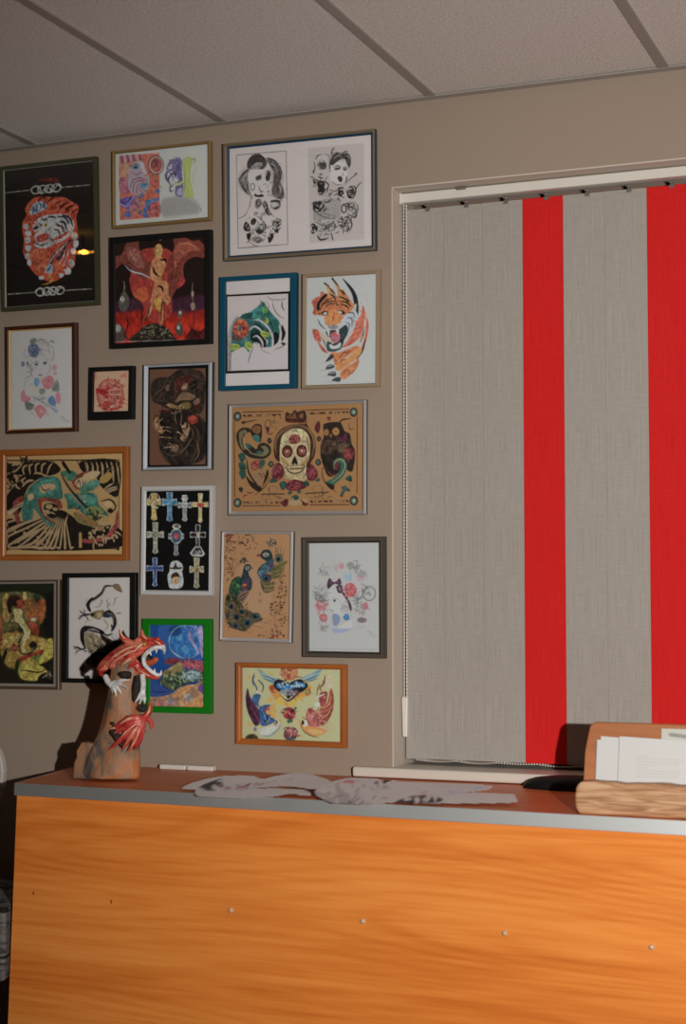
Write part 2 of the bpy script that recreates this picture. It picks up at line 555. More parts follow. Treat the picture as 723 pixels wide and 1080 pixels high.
ART['shoulder_tattoo'] = '''B aca49f
v 226 280 8
k 2
p aca49f 88 132 640 105 640 990 88 1008
p 0c0a0a 92 250 640 218 640 890 98 912
p a39a96 108 262 624 236 622 874 110 892
k 8
f 8b827e 110 640 140 500 200 430 180 640 140 760 140 880 112 880
f b0a7a3 180 760 300 720 420 730 600 700 615 860 300 870 150 870
k 3
f 2a6664 150 520 190 452 260 408 330 380 385 335 400 300 440 350 500 420 545 470 560 540 540 620 500 680 420 690 390 670 340 650 300 700 290 735 250 690 200 700 140 735 140 690 145 600
f 2f8078 300 400 380 345 420 380 420 440 340 450
f 184844 240 410 320 400 300 450 230 440
f 12201e 300 590 340 540 400 570 440 600 440 680 400 690 380 650 320 640
f 123c3a 300 560 330 500 380 490 420 540 380 560
f 1c5a50 470 460 530 470 540 560 500 590 480 520
f 0e1414 510 560 545 590 540 640 505 670 490 640
f 0e1414 570 500 590 540 600 580 570 640 560 560
f 0e1414 560 650 600 655 580 675
k 2
f a03c26 160 520 185 470 225 450 262 470 290 520 280 580 250 610 205 600 165 580
d c86a2c 16 22 4 222 520 55 60
d 7a2418 12 14 14 222 530 55 60
e 4a5458 212 530 17 30
e 7a7460 205 512 6 8
f 5a4038 150 570 200 590 240 620 200 640 150 625
f 8a9a1c 140 670 190 660 220 690 195 710 140 712
f 8a9a1c 265 640 310 650 320 690 285 710 262 690
f 90a020 390 560 430 552 468 580 450 605 405 600
f 90a020 412 450 440 440 458 480 436 500
f 4a8a30 400 350 430 350 450 390 420 405
b 1a3a18 6 270 660 290 680 310 690
b 1a3a18 6 400 575 430 580 460 582
b 1a3a18 6 150 690 180 682 210 695
b b0a8a4 14 330 460 380 462 430 500 450 530
b b0a8a4 16 300 545 330 515 372 530 405 565
b b0a8a4 16 325 605 360 595 400 640 410 690
b b0a8a4 20 440 500 480 570 492 640 490 700
b b0a8a4 18 545 500 560 570 550 630 520 690
b b0a8a4 14 420 610 445 640 440 690
n 0f2a26 6 26 40 8 380 560 150 120
n 1c4a30 7 16 40 18 400 390 60 60
k 3
b 4a4442 7 445 258 480 285 560 290 605 275
b 5a5452 8 490 290 500 360 540 420 590 450
b 2c2a2a 10 570 300 572 350 590 382
b 6a6462 6 385 280 390 310 395 335
b 6a6462 6 450 310 440 330 420 345
b 4a4442 7 330 680 300 760 285 825
b 8b8380 8 390 700 430 730 475 742
b 5a5452 6 140 740 135 820 135 880
b 6a6462 8 500 710 560 690 610 660
e c06a2c 106 246 12 6
'''
ART['roaring_tiger'] = '''B a9a9a3
v 312 280 8
k 4
f b8543c 130 310 165 270 200 260 210 220 240 240 180 320 170 420 140 400 150 360
f b8543c 140 540 190 550 210 640 180 640 150 610
f b8543c 180 640 230 690 270 740 220 720
k 3
f c0703a 200 270 250 240 300 262 350 260 390 200 430 250 480 320 510 330 510 420 440 420 190 420 170 350
f c8843a 250 160 275 180 310 220 330 290 290 300 270 230
f c8843a 310 120 350 170 375 220 430 300 420 330 360 290 345 200
t 1c1a1c 14 240 150 275 175 300 230
t 1c1a1c 16 305 110 350 165 378 215
f 20232a 390 108 440 150 490 210 522 290 526 400 510 420 490 330 470 240 430 170
b 1c1a1c 12 280 190 310 215 330 250
b 1c1a1c 14 360 200 400 230 410 250
b 1c1a1c 14 360 260 410 280 450 310
b 1c1a1c 12 280 240 320 262 335 290
f 1c1a1c 180 380 175 330 210 270 255 235 260 260 205 320 200 370
b 1c1a1c 11 205 380 225 330 300 300 350 310
b 1c1a1c 11 215 330 260 290 310 280
b 1c1a1c 12 360 300 420 310 470 350
b 1c1a1c 11 370 320 420 340 450 370
b 1c1a1c 8 235 360 280 325 330 320
b 1c1a1c 9 185 410 215 400 250 370
f b4b0a8 450 375 480 340 510 325 505 380 520 420 470 400
f c4843c 450 380 470 340 490 345 462 390
k 4
f c9803a 230 470 262 400 300 380 330 370 370 400 400 440 380 480 330 500 290 510 250 500
k 3
f b2b6b6 190 430 235 440 250 500 300 530 260 560 220 530 190 490
f b2b6b6 400 430 450 400 500 400 520 440 480 530 440 570 400 520 380 480
b 1c2226 9 440 400 480 400 500 440
b 1c2226 9 430 440 470 450 470 520
b 1c2226 8 420 480 450 500 440 560
b 1c2226 9 185 450 205 500 250 540
b 8a9aa2 9 460 420 490 450 480 500
e 1f1c1a 245 402 26 18 -20
e d8d8d0 246 404 16 10 -20
e 1f1c1a 385 395 30 16 15
e d8d8d0 372 395 18 9 10
b b0441c 14 320 380 318 430 300 480
b b0441c 10 360 430 380 450 400 430
b d89a48 12 290 440 300 480 320 500
f 8a7f80 270 520 300 500 345 505 350 525 310 540
f 2a3a3c 250 560 300 545 360 540 420 500 440 560 400 640 380 700 300 725 265 700 262 640 300 650 290 610 270 600
f 3a4c4c 262 660 320 690 400 640 370 710 290 728 260 710
f b06a78 290 590 320 560 365 570 370 620 340 655 310 640
f c04a50 300 560 330 575 360 560 352 590 310 595
f d0d0c8 285 665 330 672 375 650 370 690 320 705 288 695
f 2a3a3c 300 668 330 664 362 650 350 668 320 678
f d8d4c0 262 545 282 548 280 600 268 580
f d8d4c0 338 545 362 540 356 585 346 575
f d8c8a8 300 655 312 640 318 662
b c8a060 14 195 560 250 610 310 650
b 8a6a40 12 210 600 240 650 250 690
f c0583a 520 450 545 420 560 340 545 310 580 380 570 500 540 590 500 640 440 680 390 690 430 640 480 560
b d8a890 7 560 440 520 460 480 520
b d8a890 7 555 500 500 520 460 570
b d8a890 7 545 540 490 560 440 620
b d8a890 7 530 590 480 610 420 650
b 1c1a1c 10 570 510 565 590 540 650
b c0a078 10 560 560 540 630 490 700 420 720
f c0583a 595 440 612 500 600 600 570 700 540 760 500 820 540 720 580 600
b 1c1a1c 12 585 620 560 720 510 790
t c8a08a 5 590 420 615 500 600 640
t d8b0a0 5 550 220 600 300 620 420
f c8783a 320 760 400 720 500 680 540 690 510 720 420 770 370 830 330 840
f d08c40 330 860 400 800 480 740 550 700 540 750 480 810 410 860 360 890
f c8783a 370 920 400 870 470 830 530 790 520 850 460 920 410 960 385 950
b 5a2a18 8 360 780 400 740 450 725
b 5a2a18 8 370 830 390 800 420 790
b 5a2a18 8 400 910 430 880 450 900
b a8442a 9 430 930 480 900 520 840
b a8442a 9 400 780 440 740 500 690
f c8783a 280 760 310 730 345 735 320 780
f 3a4048 250 810 285 760 310 750 318 775 285 800
f 3a4048 250 880 270 840 320 840 315 865
f 3a4048 265 925 300 895 335 900 330 935
f 3a4048 300 970 335 945 375 945 370 980 330 978
b a0a4a4 8 262 850 290 848 312 845
b a0a4a4 8 280 915 310 905 330 908
t 8a8a88 5 290 800 240 820 200 830
t 8a8a88 5 270 875 230 885 190 890
t 8a8a88 5 290 930 240 935 200 938
t 8a8a88 5 330 975 290 982 250 980
n c86a48 6 26 36 5 550 480 40 150
n 2a1c16 5 26 26 6 330 300 120 60
'''
ART['girl_with_roses'] = '''B 87837e
v 0 335 8.033
k 4
f 827b74 255 210 330 180 410 210 450 280 440 360 425 440 395 470 410 380 370 360 290 370 270 420 275 500 255 480 240 420 260 340
f 8f8881 300 260 360 230 420 270 400 330 320 350
f 9a938c 280 380 330 362 400 370 408 440 380 490 345 522 300 490 278 440
k 2
b 4c4844 5 280 260 330 190 400 220 452 262
b 4c4844 6 452 262 455 330 425 380
b 5a5550 4 330 200 400 240 430 310
b 5a5550 4 290 300 340 270 420 290
b 4c4844 5 265 380 262 440 275 510
b 4c4844 5 420 390 425 440 400 480
b 6a655f 4 250 430 262 480 290 520
n 6a655f 4 34 40 3 360 280 80 80
n 5a5550 4 14 40 13 265 430 18 60
b 3c3836 6 290 380 310 374 330 382
b 3c3836 6 362 380 385 374 402 378
e 2c2828 308 396 15 9
e 2c2828 380 388 16 9
b 7a746e 4 345 400 348 445 340 455
e 6c4444 342 486 17 8
b 5a5550 4 300 500 340 525 380 500
f 3a4660 238 250 262 225 310 225 335 270 320 320 285 340 245 310
n 1f2a44 5 22 30 4 288 280 40 45
n 6a7a98 4 14 26 14 288 280 40 45
f 4a5a48 250 210 265 180 305 175 305 205 275 230
b 3a4a3a 6 305 205 350 180 400 210
b 3c423a 10 420 205 440 198 460 215
b 5a4a62 7 320 260 345 265 338 290
b 44504a 6 210 340 230 330 240 350
b 44504a 5 205 330 205 290 225 270
f 3f4a64 178 385 195 370 210 395 195 418 182 405
f 4a5248 222 385 240 370 245 395 230 410
e a8606a 462 422 20 24
e a8606a 466 472 16 16
b c88a92 5 440 440 460 460 480 440
f b0454e 355 545 380 510 420 490 455 520 450 570 420 605 380 600 362 570
n d8868a 5 16 30 5 405 545 40 40
n 8a2830 4 10 30 15 405 545 40 40
f 2f6690 290 520 320 515 335 550 310 590 292 570
b 8ab0c8 5 300 530 320 545 312 575
f 4e5f50 455 560 480 530 500 560 498 620 460 625 440 610
f 55604f 330 610 370 600 385 630 345 655
b 2f3a30 5 440 620 470 590 495 550
f 9c958e 200 620 215 560 240 520 262 500 240 580 250 640 320 680 390 690 400 740 300 700 220 670
b 4c4844 5 212 530 225 505 245 498
b 5a5550 4 205 600 215 550 250 520
b 5a5550 4 250 590 270 560 300 600
b 3c3a38 6 270 665 330 695 395 680
b 3c3a38 6 320 700 370 720 400 760
n 6a655f 4 16 44 6 320 690 70 30
f 8a8266 260 590 290 570 320 620 290 650
f b0454e 175 660 200 610 220 660 262 680 240 712 190 710
n d8868a 4 10 26 6 210 670 30 30
f a8506a 470 650 500 630 516 690 500 730 475 715
f 24587e 405 700 440 660 470 700 468 750 430 745
f 6a7a80 440 745 480 760 490 800 460 808
b 3a4448 6 395 730 440 770 490 800
f 46564a 210 720 250 715 290 745 270 780 225 780
b 2f3a30 5 215 770 250 745 290 735
f b0454e 290 770 330 740 375 760 395 800 360 835 342 860 315 820
n d8868a 5 16 30 7 345 795 40 40
e e0b0a0 345 792 10 18
b 5a6058 5 262 790 275 815 292 830
b 4a5048 6 398 830 402 815 410 828
l 5a5550 4 515 850 535 835 525 865 550 850
l 5a5550 4 540 885 560 860 565 885 590 865
'''
ART['red_seal'] = '''B 8a725c
v 90 380 13.145
k 4
p 8a725c 112 155 606 145 604 705 108 712
p a56a50 112 155 150 153 150 260 112 300
k 5
f 8a4a3c 235 290 300 262 420 262 490 330 530 420 535 540 500 640 420 690 320 705 230 680 180 600 150 480 165 390
f a88468 230 320 270 310 290 350 240 370
k 3
n 7c1018 15 60 70 4 345 480 180 210
n 7c1018 18 34 60 14 340 590 170 110
n 8a1c20 13 26 60 24 300 360 130 90
n 94765f 9 44 60 5 345 480 180 200
l 94765f 16 330 420 400 400 500 405
l 7c1018 12 365 430 372 470
l 7c1018 12 395 420 402 470
l 7c1018 12 430 420 436 468
l 7c1018 12 462 420 466 462
l 94765f 14 340 420 335 470 400 480 480 470
f 7c1018 150 390 220 400 300 430 290 470 210 450 155 460
b 94765f 14 200 500 250 550 320 540
b 7c1018 20 310 330 320 380 300 410
b 94765f 16 350 290 380 330 390 270
e 9a8068 365 640 24 20
e 9a8068 445 610 16 14
e 8a2a2a 305 590 34 28
n 9a4a44 10 10 50 6 545 215 32 30
'''
ART['brown_dragon_sleeve'] = '''B 553a2b
v 145 375 8.506
k 3
p 0a0808 90 105 640 80 640 1000 90 1000
p 553a2b 108 125 612 112 612 978 108 985
k 8
f 2b211a 120 260 180 200 280 190 360 130 470 118 580 150 610 260 600 420 560 520 420 500 250 470 200 440 130 400
f 241c16 200 520 330 480 450 500 610 600 612 860 560 950 400 985 290 975 200 860 190 740 200 640
k 3
f 4a1d18 330 260 370 200 440 180 500 200 460 260 370 330 330 370
f 3a2a20 370 150 470 130 560 170 590 260 560 320 540 220 460 170
f 1c1512 460 280 500 230 550 210 555 280 500 310
f 7a5c42 390 290 420 250 450 250 440 300 400 310
f 75573c 350 390 400 330 480 340 520 370 470 400 400 400 340 420
f 86683c 262 440 300 430 360 450 400 430 440 440 400 480 300 470
f 6a5a2a 410 430 460 420 480 460 430 480
f 74553e 500 420 540 380 560 410 530 450
f 4a1a16 190 500 240 485 300 500 250 515
f 88301f 450 560 480 535 530 545 540 590 500 615 455 600
b b04a30 6 470 560 500 580 520 560
f 4a1a16 490 470 550 430 540 480
b 60462f 7 130 380 170 340 220 300 250 250
b 60462f 6 150 400 200 380 215 330
b 60462f 6 170 410 230 400 240 340
e 120d0a 270 325 14 12
b 60462f 6 260 300 290 260 300 220
f 6a4c3a 250 280 280 260 280 310 260 320
b 4a3828 8 430 170 520 190 560 260
b 120d0a 9 520 230 500 290 470 300
b 4a3828 7 530 230 540 280 500 310
b 120d0a 12 330 490 300 560 310 620
b 120d0a 14 380 500 360 560 390 640
b 8a6a50 6 340 490 335 560 350 610
b 8a6a50 6 380 490 395 560 380 620
b 8a6a50 6 300 500 320 520 400 490
b 120d0a 14 150 590 230 610 250 650
b 120d0a 16 200 560 280 560 300 600
b 120d0a 18 210 670 280 690 330 730
b 120d0a 14 250 780 350 770 380 720
b 120d0a 12 350 640 380 680 390 740
f 85653f 140 600 165 560 190 560 170 600 215 640 230 700 180 680 150 650
b 8a6a48 9 150 650 145 600 170 560
b 8a6a48 9 180 660 190 600 230 560
b 8a6a48 8 190 650 240 640 300 650
b 8a6a48 8 190 730 250 735 310 740
b 8a6a48 8 200 700 250 670 300 690
f 8a6848 380 740 420 680 400 640 440 600 430 660 470 640 450 720 420 770
b a07c58 9 420 720 400 640 385 610
b a07c58 9 430 710 430 640 425 600
b a07c58 9 440 710 460 650 455 610
b a07c58 9 410 730 370 690 345 690
f 8a6848 300 850 340 800 370 820 350 860
b a07c58 8 340 830 290 820 225 832
b a07c58 8 330 820 290 790 270 790
b 5c4836 12 380 890 450 800 500 700 470 640
b 5c4836 11 330 880 420 840 480 760
b 4a3a2c 14 480 950 540 800 540 680 480 620
b 6a543e 10 500 960 550 870 530 760
b 4c3c2c 10 250 880 330 900 420 850
b 120d0a 10 430 860 500 760 520 660
b 100c0a 14 560 860 600 780 605 700
b 100c0a 10 540 640 570 680 605 680
b 5c4836 5 210 760 200 850 290 970
n 4c3c2c 5 40 50 6 400 830 160 120
n 0f0b09 6 40 50 7 360 600 220 160
n 5a4434 5 30 44 8 400 280 180 140
b 40281e 12 540 500 580 600 600 660
'''
ART['green_dragon'] = '''B 7c6441
v 0 465 5.164
k 2
p 7f6744 -60 85 662 70 660 610 -60 625
p 2a1e12 28 102 648 100 650 590 32 592
p 76603e 34 110 644 108 646 584 38 586
k 2
f 17110c 36 430 130 440 220 420 330 375 460 450 640 470 642 582 38 584
b 8c7149 10 355 421 369 499 383 580 394 580 402 580
b 8c7149 13 349 432 353 512 354 580 353 580 349 580
b 8c7149 10 342 422 336 502 326 580 312 580 294 580
b 8c7149 13 334 431 317 510 295 580 268 580 241 580
b 8c7149 10 329 420 303 496 270 580 231 580 188 580
b 8c7149 13 319 426 283 499 239 580 187 580 138 580
b 8c7149 10 318 414 272 482 219 558 156 580 90 580
b 8c7149 13 306 418 252 480 189 549 115 580 46 580
b 8c7149 10 308 406 247 460 175 521 93 580 42 580
b 8c7149 13 295 407 228 453 149 505 57 563 42 580
b 8c7149 10 300 395 227 433 143 475 45 522 42 569
b 8c7149 13 288 393 211 421 121 453 42 488 42 520
b 8c7149 10 296 383 216 402 123 422 42 445 42 468
b 8c7149 13 285 378 202 386 107 395 42 405 42 414
b 8c7149 10 295 371 212 368 117 366 42 363 42 360
d 8c7149 8 26 5 180 520 130 50
d 8c7149 9 30 6 560 520 80 56
f 17110c 440 112 640 112 642 300 560 260 520 200 460 180
b 8c7149 9 470 116 478 150 464 190
b 8c7149 12 497 116 505 150 495 198
b 8c7149 9 524 116 532 150 526 206
b 8c7149 12 551 116 559 150 557 214
b 8c7149 9 578 116 586 150 588 222
b 8c7149 12 605 116 613 150 619 230
b 8c7149 9 632 116 640 150 650 238
b 8c7149 10 560 270 600 240 640 232
b 8c7149 9 560 295 610 270 640 262
n 17110c 13 40 60 3 110 170 75 60
f 17110c 110 130 200 110 290 115 330 160 270 190 200 170 130 210 90 190
b 8c7149 10 135 200 125 150 150 130
b 8c7149 10 165 185 160 140 180 125
b 8c7149 10 195 178 195 135 215 120
b 8c7149 10 225 178 230 135 250 120
b 8c7149 10 255 182 270 140 285 122
b 8c7149 8 40 180 90 160 130 110
b 8c7149 8 44 210 90 190 130 190
n 17110c 12 36 50 5 80 240 46 50
n 8c7149 8 20 30 6 80 250 40 50
f 17110c 36 300 130 200 200 180 240 200 160 260 130 330 100 400 40 380
b 8c7149 12 120 250 150 220 185 215
b 8c7149 10 130 235 120 215 140 200
b 8c7149 10 110 262 90 250 90 235
f 6a2a1c 70 340 120 300 130 330 100 370 110 440 90 445
f 9a8058 40 385 90 350 150 320 180 290 170 340 110 360 60 400
b 2a1c12 5 42 380 100 355 160 330
f 28584a 118 380 140 300 165 250 210 205 270 192 320 205 335 250 340 310 300 320 235 310 205 330 225 390 260 430 300 465 265 462 225 420 185 370 180 400 170 440 130 440
f 356a58 180 260 230 215 300 215 320 260 260 290 200 300
b 8a7040 7 130 310 160 250 220 205
f 9a7850 215 250 262 232 300 240 296 262 262 270 240 285 222 278
b 17110c 6 220 240 240 270 275 258
f 9a8058 150 300 175 285 185 310 160 325
f 6a2a1c 210 315 300 315 330 330 340 362 320 368 290 335 230 335 240 400 300 450 270 440 222 390
f 17110c 245 345 290 340 320 370 300 420 260 410 238 370
e 8c7149 268 358 20 13
e 8c7149 300 372 14 9
e 8c7149 255 385 16 9
b 8c7149 7 250 400 280 390 300 400
f 6a2a1c 390 210 440 175 500 165 520 190 450 195 420 230 440 260 410 262
f 2f5c44 330 170 380 160 420 180 390 220 350 200
f 9a8058 410 220 440 200 470 205 485 230 440 255 415 245
b 17110c 6 415 240 430 215 440 250
b 17110c 6 450 210 455 240 470 215
f 9a8058 450 190 500 165 545 170 520 200 480 210
f 3a6450 440 250 500 215 550 220 520 260 490 275 440 280
f 8a6a24 545 200 590 170 612 190 580 225 550 230
b 17110c 8 560 170 590 150 630 120
b 5a4a24 7 560 190 600 155 625 165
f 28584a 365 330 350 290 420 285 480 280 525 295 535 340 560 370 590 400 585 430 540 430 490 420 450 395 420 370 370 370
f 37705c 430 300 490 295 520 330 470 350 430 330
e 8aa08c 460 332 9 7
b 2a1c12 13 330 180 380 260 450 340 560 440
b 8a6a38 7 330 200 380 280 440 350
b 8a5a30 8 345 190 400 260 470 330
b 17110c 7 380 350 420 370 440 350
f 2a2a1c 470 400 540 380 560 410 520 440 480 425
d 6a6a28 9 26 4 510 400 60 40
f 8a6c2c 550 420 590 410 590 440 550 445
f 6a5a28 400 390 450 400 540 450 560 490 500 470 420 440
b 8a4a28 7 400 360 460 420 560 485
b 17110c 9 545 330 600 320 630 360 600 400
e 9a8058 590 345 22 16
e 17110c 600 380 16 14
f 7a2a28 450 535 520 535 580 510 620 460 636 380 645 420 636 480 590 530 520 555 455 555
b b07060 4 470 538 480 552
b b07060 4 500 536 510 552
b b07060 4 530 530 542 546
b b07060 4 560 518 572 532
b b07060 4 585 500 600 514
b b07060 4 605 475 622 486
b b07060 4 620 440 636 448
b 8c7149 12 44 500 120 455 200 425
b 8c7149 13 80 560 180 500 250 470
b 8c7149 12 190 560 240 530 290 480
b 8c7149 11 262 580 300 520 325 470
b 8c7149 10 350 540 350 470 370 400
n 8c7149 9 16 44 10 550 490 80 80
b 17110c 12 570 280 630 230 642 235
b 8c7149 9 550 290 600 260 640 250
b 17110c 20 385 180 350 130 340 112
b 17110c 20 440 150 420 110
b 17110c 18 500 150 500 108
b 8c7149 12 470 150 462 112
p 76603e 430 500 444 498 446 580 430 582
e 2a1e12 38 590 8 8
e 2a1e12 642 588 9 9
e 2a1e12 645 125 9 16
'''
